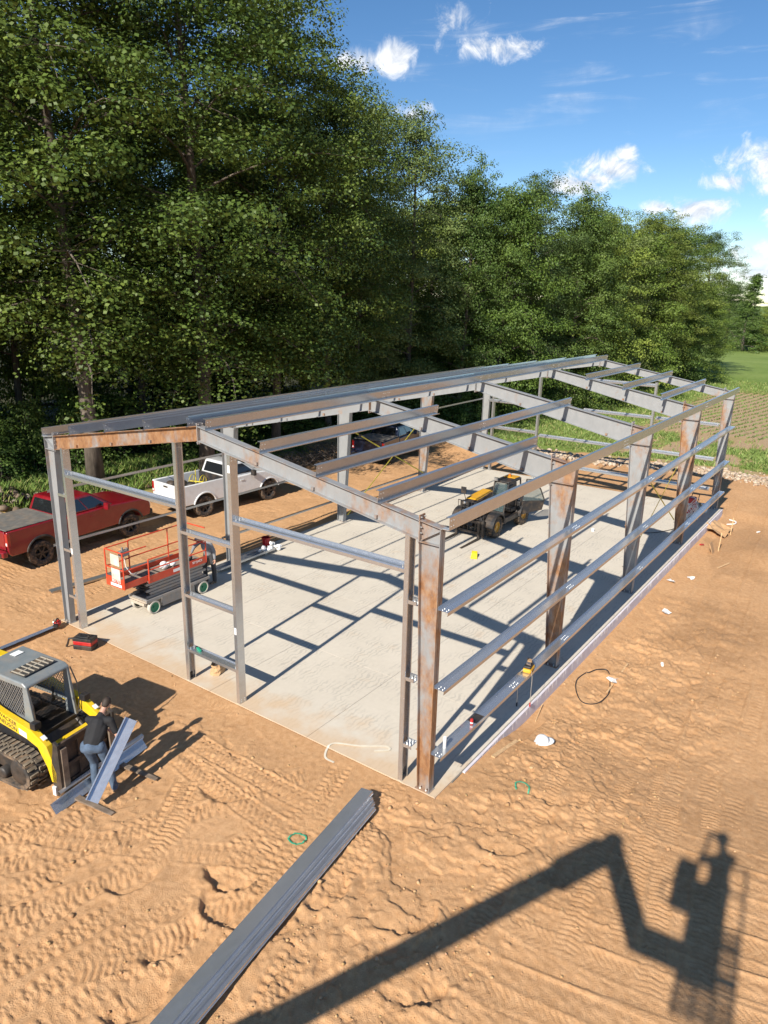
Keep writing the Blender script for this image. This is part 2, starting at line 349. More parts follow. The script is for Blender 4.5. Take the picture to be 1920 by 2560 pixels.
        tr[I] = tr[I]*(1-ins*br)+ins*v*br+edge*.016*br; wear[I] = np.maximum(wear[I], ins*br)
    tk = random.Random(5)
    for (a, b, an, ln, be) in ((-7.6,4.75,-4,4.2,.01),(-7.7,4.2,-9,5,0),(-7.8,3.5,-12,6.5,.012),(-7.8,2.95,-13,6,0),(-7.8,2.25,-10,7,.01),(-7.6,1.6,-8,5.5,0),(-7.4,.9,2,5,.02),(-7,3.9,-28,5,.02),(-6.5,5.1,-38,6,.03),(-5.6,5.6,-60,5,0),(-2.2,4.6,-100,4.5,.03),(-1.6,5.4,-95,5,.02),(-2.6,3.9,-150,4.2,.03),(-5.5,.2,18,5.5,0),(-5.2,-.6,14,6,0)):
        track(a, b, an, ln, .44, tk.choice((.14,.15,.16)), .034, 0, be)
    for (a, b, an, ln, be) in ((-7.6,5.3,-2,3,.0),(-6.2,1.9,-35,2.5,.1),(-5.2,2.6,-70,2.2,.1),(-4.2,2.9,15,2.5,.1),(-1.5,8,-70,4,.02)):
        track(a, b, an, ln, .42, .1, .03, 1, be)
    for i in range(15):
        track(-4.4+i*.43+tk.uniform(-.05,.05), -1.6-.12*i+tk.uniform(-.3,.3), -80+tk.uniform(-3,3), 6.5, .4, .105, .014, 0 if i % 3 else 2, .004)
    for i in range(6):
        track(-2.5+tk.uniform(-.5,3), -2.2-.6*i, 8+tk.uniform(-4,4), 6, .36, .1, .016, 1, 0)
    for i in range(9):      # haul lane down the right side and yard on the left
        track(3+tk.uniform(-1,2), -2.6-.55*i, 4+tk.uniform(-2,2), 26, .36, .16, .009, 1, 0)
        track(-3+tk.uniform(-2,2), 13.4+.62*i, 2+tk.uniform(-3,3), 22, .34, .16, .026, 2 if i % 2 else 0, .0)
    rough = fbm(x*9, y*9, 71, 3, gain=.6); cr_ = np.maximum(fbm(x*15, y*15, 72, 3, gain=.7), 0)
    h = h+tr*1.1+rough*(.004+.012*rz)*(1-.5*wear)+cr_*(.012+.02*rz)*(1-.6*wear)*ss(-.25, .2, fbm(x*1.3, y*1.3, 73, 3)+.5*rz)
    return h*near, rz*near, wear*near
hb = base_h(gx, gy); hd = np.zeros_like(gx)
i0, i1 = np.searchsorted(GXA, (-12, 40)); j0, j1 = np.searchsorted(GYA, (-16, 30))
hd[i0:i1, j0:j1] = hdirt(gx[i0:i1, j0:j1], gy[i0:i1, j0:j1])[0]
inslab = (gx > -.10) & (gx < LB+.10) & (gy > -.13) & (gy < WB+.14)
hz = hb+hd
# soil heaped against the foam board at the front end, hollows further on
dS = np.maximum(np.maximum(-.13-gy, gy-(WB+.14)), np.maximum(-.1-gx, gx-(LB+.1)))
nearS = ss(.5, .02, dS)*(dS > 0); front = ss(2.5, .5, gx)*ss(-.8, .5, gy)+ss(.6, 2, gy)*ss(20, 8, gx)
hz = hz*(1-nearS*np.clip(front,0,1))+(-.022+hd*.25)*nearS*np.clip(front,0,1)
hz = np.where(dS < .5, np.minimum(hz, np.where(gy < .3, -.012-.36*ss(1.4, 3.6, gx+.5*fbm(gx*.9, gy*.9, 9))*(gx < 24.5)+.05, .0)), hz)
# spoil heap beyond the far corner and by the verge
hz = hz+.55*np.exp(-(((gx-29.5)/2.4)**2+((gy-15.5)/1.3)**2))+.45*np.exp(-(((gx-20.4)/1.5)**2+((gy+2.4)/.8)**2))*.5+.9*np.exp(-(((gx-3.6)/1.2)**2+((gy-22.6)/.9)**2))
hz = np.where(inslab, -.17, hz)
def ground_z(px_, py_):
    i = np.clip(np.searchsorted(GXA, px_), 1, len(GXA)-1); j = np.clip(np.searchsorted(GYA, py_), 1, len(GYA)-1)
    return hz[i, j]
def gz(px_, py_): return float(ground_z(np.array([px_]), np.array([py_]))[0])
nb = fbm(gx*.35, gy*.35, 81, 4); nb2 = fbm(gx*.9, gy*.9, 82, 4)
grass = ss(21.0, 22.3, gy+1.6*nb)*ss(33, 25, gx)
rear_edge = 34.3-.12*gy
grass = np.maximum(grass, ss(-.4, .9, gx-rear_edge+2.0*nb+1.2*nb2))
crop = ss(.0, 2.5, gx-44+3*nb)*ss(76, 71, gx+2*nb)*ss(11, 9, gy+1.2*nb)
bare = ss(-.12, .2, nb2+.7*nb)*ss(33, 36, gx)*ss(52, 44, gx)*ss(11, 8, gy)
soil = np.clip(np.maximum(crop*.95, bare*.9), 0, 1)
moist = ss(.02, .38, fbm(gx*.55+9, gy*.55, 91, 5)+.15)*ss(-1.0, -1.8, gy)*ss(-4.8, -3.2, gy)*ss(3, 6, gx)*ss(30, 20, gx)
moist = np.maximum(moist, .5*ss(.25, .5, fbm(gx*.4, gy*.4, 92, 5))*ss(2, 0, gy)*ss(9,6,gx))
moist = np.maximum(moist, .8*ss(18.2, 17.2, np.abs(gx-20.5)*2.2+np.abs(gy+1.6)*6+10+3*nb2))
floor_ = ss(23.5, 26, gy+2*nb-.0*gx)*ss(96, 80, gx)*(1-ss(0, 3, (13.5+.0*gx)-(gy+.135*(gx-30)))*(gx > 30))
nx_, ny_ = gx.shape; idx = np.arange(nx_*ny_).reshape(nx_, ny_)
me = bpy.data.meshes.new('ground'); nq = (nx_-1)*(ny_-1)
me.vertices.add(nx_*ny_); me.vertices.foreach_set('co', np.stack([gx, gy, hz], -1).astype(np.float32).ravel())
q = np.stack([idx[:-1,:-1], idx[1:,:-1], idx[1:,1:], idx[:-1,1:]], -1).reshape(-1, 4)
me.loops.add(nq*4); me.loops.foreach_set('vertex_index', q.ravel().astype(np.int32))
me.polygons.add(nq); me.polygons.foreach_set('loop_start', np.arange(0, nq*4, 4, dtype=np.int32))
me.polygons.foreach_set('use_smooth', np.ones(nq, bool))
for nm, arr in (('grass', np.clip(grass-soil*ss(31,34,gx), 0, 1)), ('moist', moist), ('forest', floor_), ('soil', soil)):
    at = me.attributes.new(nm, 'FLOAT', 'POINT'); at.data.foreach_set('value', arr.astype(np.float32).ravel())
me.update(); me.validate()
m, t, p = nodes('sandy_soil_and_grass')
def att(n): a = t.nodes.new('ShaderNodeAttribute'); a.attribute_name = n; return a.outputs['Fac']
a1 = tex(t, 'Noise', .7, 8, .6); a2 = tex(t, 'Noise', 9, 7, .65); a3 = tex(t, 'Noise', 60, 4, .6)
dirt = ramp(t, a1.outputs[0], [(.3, (.45,.25,.114)), (.55, (.535,.308,.15)), (.75, (.60,.365,.192))])
dirt = mixc(t, .55, dirt, ramp(t, a2.outputs[0], [(.3, (.385,.20,.088)), (.7, (.63,.39,.212))]))
dirt = mixc(t, ramp(t, a3.outputs[0], [(.55, (0,0,0)), (.75, (.35,.35,.35))]), dirt, (.36,.22,.11))
wet = ramp(t, a2.outputs[0], [(.3, (.20,.11,.052)), (.7, (.30,.175,.088))])
mm_ = t.nodes.new('ShaderNodeMath'); mm_.operation = 'MULTIPLY'; t.links.new(att('moist'), mm_.inputs[0]); mm_.inputs[1].default_value = .38; dirt = mixc(t, mm_.outputs[0], dirt, wet)
g1 = tex(t, 'Noise', 2.2, 7, .65); g2 = tex(t, 'Noise', 26, 5, .7); g0 = tex(t, 'Noise', .09, 5, .6)
gr = ramp(t, g1.outputs[0], [(.3, (.10,.155,.03)), (.6, (.18,.255,.055)), (.8, (.26,.31,.095))])
gr = mixc(t, .5, gr, ramp(t, g2.outputs[0], [(.3, (.06,.105,.018)), (.7, (.21,.29,.07))]))
gr = mixc(t, ramp(t, g0.outputs[0], [(.4, (0,0,0)), (.7, (.4,.4,.4))]), gr, (.31,.36,.12))
sl_ = ramp(t, a2.outputs[0], [(.3, (.30,.21,.125)), (.7, (.44,.33,.21))])
col = mixc(t, att('grass'), dirt, gr); col = mixc(t, att('soil'), col, sl_)
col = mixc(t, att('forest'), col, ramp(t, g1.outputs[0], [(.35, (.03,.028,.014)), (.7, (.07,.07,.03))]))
t.links.new(col, p.inputs['Base Color']); p.inputs['Roughness'].default_value = .95; p.inputs['Specular IOR Level'].default_value = .15
a4 = tex(t, 'Noise', 140, 3, .7); a5 = tex(t, 'Voronoi', 38); bh = mixc(t, .35, a3.outputs[0], a4.outputs[0]); bh = mixc(t, .3, bh, ramp(t, a5.outputs['Distance'], [(0, (1,1,1)), (.5, (0,0,0))])); bump(t, p, bh, .8, .022)
me.materials.append(m)
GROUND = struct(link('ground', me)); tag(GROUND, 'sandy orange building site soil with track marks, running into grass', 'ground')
# ---------------------------------------------------------------- concrete slab: saw-cut panels, each its own piece
m, t, p = nodes('concrete')
c1 = tex(t, 'Noise', .45, 6, .6); c2 = tex(t, 'Noise', 6, 8, .7); c3 = tex(t, 'Noise', 1.3, 5, .55); c4 = tex(t, 'Noise', 45, 4)
con = ramp(t, c1.outputs[0], [(.3, (.53,.475,.39)), (.7, (.63,.57,.475))])
con = mixc(t, .45, con, ramp(t, c2.outputs[0], [(.3, (.52,.47,.39)), (.7, (.62,.565,.475))]))
sg = t.nodes.new('ShaderNodeSeparateXYZ'); tcx = t.nodes.new('ShaderNodeTexCoord'); t.links.new(tcx.outputs['Object'], sg.inputs[0])
wv = t.nodes.new('ShaderNodeTexWave'); wv.wave_type = 'RINGS'; wv.inputs['Scale'].default_value = 2.6; wv.inputs['Distortion'].default_value = 9; wv.inputs['Detail'].default_value = 3; wv.inputs['Detail Scale'].default_value = 1.4; t.links.new(tcx.outputs['Object'], wv.inputs[0])
scf = mixc(t, 1.0, ramp(t, wv.outputs['Color'], [(.62, (0,0,0)), (.86, (.3,.3,.3))]), ramp(t, c3.outputs[0], [(.45, (0,0,0)), (.6, (1,1,1))]), 'MULTIPLY')
con = mixc(t, scf, con, (.22,.21,.19))
fr = t.nodes.new('ShaderNodeMapRange'); t.links.new(sg.outputs[0], fr.inputs[0]); fr.inputs[1].default_value = 1.5; fr.inputs[2].default_value = -.1
dd = t.nodes.new('ShaderNodeMath'); dd.operation = 'MULTIPLY_ADD'; t.links.new(fr.outputs[0], dd.inputs[0]); dd.inputs[1].default_value = .42; t.links.new(c3.outputs[0], dd.inputs[2])
con = mixc(t, ramp(t, dd.outputs[0], [(.62, (0,0,0)), (.9, (.75,.75,.75))]), con, (.56,.40,.25))
con = mixc(t, ramp(t, c4.outputs[0], [(.66, (0,0,0)), (.76, (.3,.3,.3))]), con, (.3,.28,.25))
t.links.new(con, p.inputs['Base Color']); p.inputs['Roughness'].default_value = .82; bump(t, p, c2.outputs[0], .05, .01)
CONC = m
SLAB = struct(thing('concrete_slab', 'pale grey concrete floor slab scored into square panels', 'slab'))
SX = [-.12]+[3.048*i for i in range(1, 8)]+[LB+.12]; SY = [-.16]+[3.048*i for i in range(1, 4)]+[WB+.16]
for i in range(8):
    for j in range(4):
        g = .0045; b = MB(); a0 = SX[i]+(g if i else 0); a1_ = SX[i+1]-(g if i < 7 else 0); b0 = SY[j]+(g if j else 0); b1 = SY[j+1]-(g if j < 3 else 0)
        b.b2((a0, b0, -.16), (a1_, b1, 0)); b.build('panel', CONC, SLAB)
sb_ = MB(); sb_.b2((-.10, -.14, -.6), (LB+.10, WB+.14, -.163)); sb_.build('footing', CONC, SLAB)
# lilac foam edge boards along the right side, with a filled joint and white render drips
m, t, p = nodes('lilac_foam_board')
f1 = tex(t, 'Noise', 3, 6); cfo = ramp(t, f1.outputs[0], [(.3, (.56,.53,.58)), (.7, (.68,.64,.68))])
f2 = tex(t, 'Noise', 5, 8, .7, stretch=(1,1,.35)); cfo = mixc(t, ramp(t, f2.outputs[0], [(.5, (0,0,0)), (.72, (.5,.5,.5))]), cfo, (.62,.47,.33))
t.links.new(cfo, p.inputs['Base Color']); p.inputs['Roughness'].default_value = .9; FOAM = m
BRD = thing('foundation_insulation', 'lilac foam insulation boards edging the slab along its right side', 'insulation')
x0 = .9
while x0 < LB+.1:
    x1 = min(x0+2.44, LB+.16); b = MB(); b.b2((x0+.003, -.235, -.62), (x1-.003, -.182, -.006+random.uniform(-.004,.004))); b.build('foam_board', FOAM, BRD); x0 = x1
b = MB(); b.b2((.5, -.181, -.3), (LB+.1, -.1615, -.012)); b.build('joint_filler', paint('grey_sealant', (.24,.22,.19), .9), BRD)
b = MB(); rd = random.Random(3)
for i in range(120):
    x = rd.uniform(1.6, LB); hh = rd.uniform(.03, .2); w = rd.uniform(.006, .02)
    b.b2((x, -.2375, -.012-hh), (x+w, -.2345, -.008))
b.build('render_drips', paint('white_render', (.78,.75,.72), .8), BRD)['kind'] = 'stuff'
# ================================================================ STEEL BUILDING FRAME
FR = thing('steel_building_frame', 'open grey steel building frame, partly rusty, standing on the concrete slab', 'steel frame')
SLP = .166; ZE = 5.29; HW = WB/2
def ztop(y): return ZE+SLP*min(y, WB-y)
YZ = ((0,1,0),(0,0,1))
def frame_half(ix, side, end, cm, rm):
    """one column with knee and the rafter up to the ridge; side 0 = right (y=0), 1 = left"""
    x = FX[ix]; Yf = (lambda y: y) if side == 0 else (lambda y: WB-y)
    wk, wb, zk = (.43, .27, 4.98) if end else (.62, .30, 4.83)
    dk, dr = (.345, .30) if end else (.60, .345)
    fwid = .17 if end else .2; tf = .012; tw = .009
    P = lambda y, z: V(x, Yf(y), z)
    b = MB()
    b.prism([(Yf(0), 0.012), (Yf(wb), 0.012), (Yf(wk), zk), (Yf(wk), ztop(wk)), (Yf(0), ztop(0))], (x,0,0), *YZ, tw)
    b.bar(P(tf/2, .012), P(tf/2, ztop(0)-.01), fwid, tf, (0,1,0))
    b.bar(P(wb-tf/2, .012), P(wk-tf/2, zk-.0), fwid, tf, (0,1,0))
    b.bar(P(-.02, ztop(0)+.004), P(wk, ztop(wk)+.004), fwid, tf, (0,0,1))
    col_ = b.build('column', cm, FR)
    b = MB(); b.b2((x-fwid/2-.02, Yf(-.02), 0.0), (x+fwid/2+.02, Yf(wb+.03), .016))
    bp = b.build('base_plate', PRIM[1], col_); b = MB()
    for sx_ in (-.07, .07):
        for yy in (.07, wb-.07): b.cyl(P(yy, .016)+V(sx_,0,0), P(yy, .07)+V(sx_,0,0), .012, 6); b.cyl(P(yy, .016)+V(sx_,0,0), P(yy, .034)+V(sx_,0,0), .022, 6)
    b.build('anchor_bolts', BOLT, col_)['kind'] = 'stuff'
    for s_ in (-1, 1):
        b = MB(); b.b2((x+s_*.006, Yf(.013), zk-.006), (x+s_*(fwid/2-.005), Yf(wk-.013), zk+.006)); b.build('stiffener', cm, col_)
    if end:
        b = MB(); b.bar(P(.03, ztop(0)-.05)-V(.04,0,0), P(wk-.03, zk+.03)-V(.04,0,0), .07, .01, (0,1,1)); b.build('stiffener', cm, col_)
    if side == 0 or True:
        for z in (.84, 2.22, 3.78):
            b = MB(); b.b2((x-.05, Yf(wb+(wk-wb)*z/zk+.002), z-.03), (x+.0, Yf(wb+(wk-wb)*z/zk+.05), z-.022)); b.build('girt_clip', PRIM[2], col_)
    # rafter
    b = MB(); zt0, zt1 = ztop(wk), ztop(HW)
    b.prism([(Yf(wk+.012), zt0-dk), (Yf(HW-.012), zt1-dr), (Yf(HW-.012), zt1), (Yf(wk+.012), zt0)], (x,0,0), *YZ, tw)
    b.bar(P(wk+.012, zt0+.004), P(HW-.012, zt1+.004), fwid, tf, (0,0,1))
    b.bar(P(wk+.012, zt0-dk-.004), P(HW-.012, zt1-dr-.004), fwid, tf, (0,0,1))
    rf = b.build('rafter', rm, FR)
    for ya_, yb_, za_, zb_ in ((wk-.011, wk+.011, zt0-dk-.07, zt0+.1), (HW-.012, HW-.001, zt1-dr-.08, zt1+.08)):
        b = MB(); b.b2((x-fwid/2, Yf(ya_), za_), (x+fwid/2, Yf(yb_), zb_)); b.build('end_plate', cm, rf)
    b = MB()
    for s_ in (-1, 1):
        for z in (zt0+.06, zt0-.12, zt0-dk+.12, zt0-dk-.04):
            b.cyl(P(wk-.045, z)+V(s_*.055,0,0), P(wk+.045, z)+V(s_*.055,0,0), .012, 6)
        for z in (zt1+.05, zt1-dr-.05): b.cyl(P(HW-.05, z)+V(s_*.055,0,0), P(HW-.002, z)+V(s_*.055,0,0), .012, 6)
    b.build('plate_bolts', PRIM[1], rf)['kind'] = 'stuff'
    for k in range(3):
        b = MB(); y = 1.4+1.5*k; zb = zt0-dk+(zt1-dr-zt0+dk)*(y-wk)/(HW-wk)
        b.b2((x-.055, Yf(y-.03), zb+.012), (x-.0055, Yf(y+.03), zb+.075)); b.build('brace_clip', PRIM[2], rf)
    return col_, rf
cm_r = [PRIM[2], PRIM[2], PRIM[1], PRIM[2], PRIM[1]]; cm_l = [PRIM[0], PRIM[0], PRIM[0], PRIM[1], PRIM[0]]
for i in range(5):
    c_, r_ = frame_half(i, 0, i in (0, 4), cm_r[i], PRIM[1] if i == 0 else PRIM[0])
    c2_, r2_ = frame_half(i, 1, i in (0, 4), cm_l[i], PRIM[3] if i == 0 else PRIM[0])
    if i == 0: c_['label'] = 'tapered grey corner column streaked with orange rust'; r2_['label'] = 'rafter with orange rust bloom'
    if i == 1: c_['label'] = 'deep tapered column coated in orange rust'
# ---- folded sections
ZH, ZF, ZL = .225, .068, .02
ZPROF = [(ZF, ZH/2-ZL), (ZF, ZH/2), (0, ZH/2), (0, -ZH/2), (-ZF, -ZH/2), (-ZF, -ZH/2+ZL)]
def bolts_on(b, a, c, upv, flip, ends=(0, 1), inset=.06, rows=((-.05, .05)), r=.008, n=2):
    a, c = Vector(a), Vector(c); d = (c-a).normalized(); si = d.cross(Vector(upv)).normalized()*flip
    u = Vector(upv)-d*Vector(upv).dot(d); u.normalize()
    for e in ends:
        o, dd_ = (a, d) if e == 0 else (c, -d)
        for k in range(n):
            for rr in rows: q = o+dd_*(inset+k*.08)+u*rr; b.cyl(q-si*.012, q+si*.012, r, 6)
def purlin(y, xa, xb, flip, laps=(), mat=GALV, dz=0, name='purlin', tilt=True):
    z = ztop(y)+.012+ZH/2+dz; sgn = 1 if y < HW else -1
    upv = V(0, -SLP*sgn, 1).normalized() if tilt else V(0,0,1)
    b = MB(); bb = MB(); b.strip(ZPROF, (xa, y, z), (xb, y, z), .004, upv, flip); bolts_on(bb, (xa, y, z), (xb, y, z), upv, flip)
    for lx in laps:
        for dx in (-.3, .3): bolts_on(bb, (lx+dx, y, z), (lx+dx+1, y, z), upv, flip, ends=(0,), inset=0)
    o = b.build(name, mat, FR); bb.build('bolts', BOLT, o)['kind'] = 'stuff'; return o
OV = .1
purlin(5.80, -OV, 6.4, -1); purlin(5.80, 6.405, LB+OV, -1, (12.19, 18.29), dz=.002)
purlin(4.22, -OV, 6.62, -1); purlin(2.75, -OV, 6.4, -1, mat=GALVD); purlin(2.75, 6.405, 12.45, -1); purlin(1.30, -OV, 6.62, -1, mat=GALVD)
for y in (4.22, 2.75, 1.30): purlin(y, 17.55, LB+OV, -1)
for y in (6.38, 7.90, 9.43, 10.95):
    for k, (a, c) in enumerate(((-OV, 6.3), (6.305, 12.5), (12.505, 18.6), (18.605, LB+OV))): purlin(y, a, c, 1, mat=GALV if k % 2 else GALVD)
# eave struts
EP = [(.07, ZH/2-.02), (.07, ZH/2), (-.0, ZH/2), (0, -ZH/2), (.07, -ZH/2), (.07, -ZH/2+.02)]
for yy, fl in ((-.14, -1), (WB+.14, 1)):
    for k, (a, c) in enumerate(((-.04, 9.2), (9.203, 18.4), (18.403, LB+.04))):
        b = MB(); z = ZE+.015+ZH/2-.02; bb = MB(); b.strip(EP, (a, yy, z), (c, yy, z), .004, (0,0,1), fl); bolts_on(bb, (a, yy, z), (c, yy, z), (0,0,1), fl)
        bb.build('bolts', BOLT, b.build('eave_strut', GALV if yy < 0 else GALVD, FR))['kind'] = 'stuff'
    for x in FX:
        b = MB(); b.b2((x-.06, min(yy, yy-.14*(1 if yy > 0 else -1)), ZE+.002), (x+.06, max(yy, yy-.14*(1 if yy > 0 else -1)), ZE+.012)); b.build('eave_clip', BOLT, FR)
# side girts: web flat, outer flange down, inner flange up
GP = [(.1, .062), (.1, 0), (-.1, 0), (-.1, -.068), (-.085, -.068)]
def girt(yc, z, xa, xb, out, mat=GALV):
    """out = -1: outer side faces -y"""
    b = MB(); bb = MB(); a, c = V(xa, yc, z), V(xb, yc, z)
    b.strip([(-q[0]*out, q[1]) for q in GP], a, c, .004, (0,0,1), 1)
    for x in [xa]+[f for f in FX if xa+.3 < f < xb-.3]+[xb]:
        for dx in (-.12, -.04, .04, .12) if xa < x < xb else ((.05, .12) if x == xa else (-.12, -.05)):
            for dy in (-.05, .03): bb.cyl((x+dx, yc+dy, z-.012), (x+dx, yc+dy, z+.014), .007, 6)
    o = b.build('girt', mat, FR); bb.build('bolts', BOLT, o)['kind'] = 'stuff'; return o
for z in (3.80, 2.25):
    for k, (a, c) in enumerate(((-.06, 12.3), (12.303, LB+.1))): girt(-.105, z, a, c, 1)
for a, c in ((-.06, 3.2), (3.203, 12.3), (12.303, LB+.05)): girt(-.105, .85, a, c, 1)
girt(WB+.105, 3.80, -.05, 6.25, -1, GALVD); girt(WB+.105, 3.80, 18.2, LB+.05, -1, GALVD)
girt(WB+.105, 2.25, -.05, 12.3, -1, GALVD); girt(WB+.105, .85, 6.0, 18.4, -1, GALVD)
# end wall posts: galvanised C sections; opening: which way the channel faces along y
CP = lambda w, d: [(d-.02, -w/2+.0), (d, -w/2), (d, -w/2)]
def post(x, y, z1, face, mat=GALV, wd=.2, fl=.09):
    b = MB(); bb = MB(); h = wd/2
    # plan profile (side = y, up = -x): web on one side, flanges and lips towards 'face'
    pr = [(face*fl, h-.022), (face*fl, h), (0, h), (0, -h), (face*fl, -h), (face*fl, -h+.022)]
    P0, P1 = V(x, y, 0.004), V(x, y, z1)
    b.strip(pr, P0, P1, .004, (1,0,0), 1)
    for z in (.05, .1, z1-.06, z1-.12):
        for dx in (-.05, .05): bb.cyl((x+dx, y-.012, z), (x+dx, y+.012, z), .01, 6)
    o = b.build('end_post', mat, FR); bb.build('bolts', BOLT, o)['kind'] = 'stuff'
    c = MB(); c.b2((x-.07, y-.012 if face < 0 else y+.005, .004), (x+.07, y-.004 if face < 0 else y+.013, .16)); c.build('foot_clip', DKSTEEL, o)
    return o
# strip along +z with up=(1,0,0): side = z x x = +y
zr = lambda y: ztop(y)-.31
P_R = post(0, .70, zr(.7)-.04, -1); P_D2 = post(0, 5.10, zr(5.1)+.0, 1); P_D1 = post(0, 6.93, zr(6.93), -1); P_L = post(0, 11.36, zr(11.36)-.02, 1)
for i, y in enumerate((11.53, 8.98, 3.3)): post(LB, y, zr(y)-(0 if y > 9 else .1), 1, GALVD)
for o, y, z in ((P_D2, 5.10, 5.45), (P_D2, 5.10, 1.75), (P_L, 11.36, 2.2)):
    b = MB(); b.b2((-.1075, y+.012, z), (-.1035, y+.075, z+.16)); b.build('paper_label', WHITE, o)
def rail(x, ya, yb, z, kind, mat=GALV, w=.19):
    """end-wall girt between posts; kind 'u' = trough, 'd' = flat top, flange hanging down in front"""
    b = MB(); bb = MB(); h = w/2
    if kind == 'u': pr = [(-h+.0, .07), (-h, 0), (h, 0), (h, .07), (h-.015, .07)]
    elif kind == 'z': pr = [(h, .05), (h, 0), (-h+.02, 0), (-h, -.02), (-h, -.085), (-h+.02, -.095)]
    else: pr = [(-h, -.07), (-h, 0), (h, 0), (h, .03)]
    # sweep along -y with up z: side = -y x z = -x ; use +y: side = +x
    b.strip(pr, (x, ya, z), (x, yb, z), .004, (0,0,1), 1)
    for yy, s_ in ((ya, 1), (yb, -1)):
        for dx in (-.05, .05): bb.cyl((x+dx, yy+s_*.06, z-.02), (x+dx, yy+s_*.06, z+.045), .01, 6)
    o = b.build('end_girt', mat, FR); bb.build('bolts', BOLT, o)['kind'] = 'stuff'; return o
for z, k in ((.86, 'd'), (2.22, 'u'), (3.77, 'u')):
    rail(0, 5.19, 6.84, z, k); rail(0, .42, .606, z+.0, 'u' if k == 'u' else 'd'); rail(0, 11.45, 11.80, z, 'u')
rail(0, .705, 5.095, 4.42, 'z'); rail(0, 6.936, 11.355, 4.42, 'z')
for z, a, c in ((3.83, .45, 3.2), (2.28, .45, 3.2), (.9, .45, 3.2), (3.83, 3.3, 6.7), (2.28, 3.3, 8.9), (.9, 3.3, 8.9), (5.3, 3.3, 8.9), (3.8, 9.07, 11.85), (2.4, 9.07, 11.85), (.9, 9.07, 11.5)): rail(LB, a, c, z, 'z', GALV)
# ================================================================ WOOD
def leafmat(name, lo, hi, yel, trans=.17):
    m, t, p = nodes(name); out = t.nodes['Material Output']
    gi = t.nodes.new('ShaderNodeNewGeometry'); oi = t.nodes.new('ShaderNodeObjectInfo')
    c = ramp(t, gi.outputs['Random Per Island'], [(0, lo), (.55, tuple((a+b)/2 for a, b in zip(lo, hi))), (.88, hi), (1, yel)])
    n = tex(t, 'Noise', .35, 3, .5); c = mixc(t, ramp(t, n.outputs[0], [(.35, (0,0,0)), (.7, (.5,.5,.5))]), c, tuple(x*1.25 for x in yel))
    hv = t.nodes.new('ShaderNodeHueSaturation'); t.links.new(c, hv.inputs['Color'])
    mr_ = t.nodes.new('ShaderNodeMapRange'); t.links.new(oi.outputs['Random'], mr_.inputs[0]); mr_.inputs[3].default_value = .68; mr_.inputs[4].default_value = 1.22; t.links.new(mr_.outputs[0], hv.inputs['Value'])
    mr2 = t.nodes.new('ShaderNodeMapRange'); t.links.new(oi.outputs['Random'], mr2.inputs[0]); mr2.inputs[3].default_value = .512; mr2.inputs[4].default_value = .478; t.links.new(mr2.outputs[0], hv.inputs['Hue'])
    t.links.new(hv.outputs[0], p.inputs['Base Color']); p.inputs['Roughness'].default_value = .5; p.inputs['Specular IOR Level'].default_value = .25
    tr_ = t.nodes.new('ShaderNodeBsdfTranslucent'); t.links.new(mixc(t, .5, hv.outputs[0], (.14,.2,.02)), tr_.inputs[0])
    mxs = t.nodes.new('ShaderNodeMixShader'); mxs.inputs[0].default_value = trans; t.links.new(p.outputs[0], mxs.inputs[1]); t.links.new(tr_.outputs[0], mxs.inputs[2]); t.links.new(mxs.outputs[0], out.inputs[0])
    return m
LEAF = {'maple': leafmat('maple_leaves', (.042,.078,.014), (.095,.15,.026), (.155,.21,.042), .14),
        'ash': leafmat('ash_leaves', (.07,.12,.035), (.13,.195,.06), (.18,.235,.07)),
        'bush': leafmat('bush_leaves', (.075,.135,.022), (.15,.23,.042), (.215,.28,.055)),
        'dark': leafmat('dark_leaves', (.042,.09,.02), (.085,.155,.034), (.14,.2,.045))}
m, t, p = nodes('grey_bark'); n = tex(t, 'Noise', 6, 8, .7, stretch=(1,1,.18)); cbk = ramp(t, n.outputs[0], [(.3, (.055,.042,.032)), (.7, (.20,.165,.13))])
t.links.new(cbk, p.inputs['Base Color']); p.inputs['Roughness'].default_value = .95; bump(t, p, n.outputs[0], .8, .05); BARK = m
def quads(name, pts, mat):
    """pts: (n,4,3) array of quads -> mesh"""
    n = len(pts); me = bpy.data.meshes.new(name); me.vertices.add(n*4); me.vertices.foreach_set('co', pts.astype(np.float32).ravel())
    me.loops.add(n*4); me.loops.foreach_set('vertex_index', np.arange(n*4, dtype=np.int32)); me.polygons.add(n)
    me.polygons.foreach_set('loop_start', np.arange(0, n*4, 4, dtype=np.int32)); me.materials.append(mat); me.update(); return me
def nrm(a): return a/np.maximum(np.linalg.norm(a, axis=-1, keepdims=True), 1e-6)
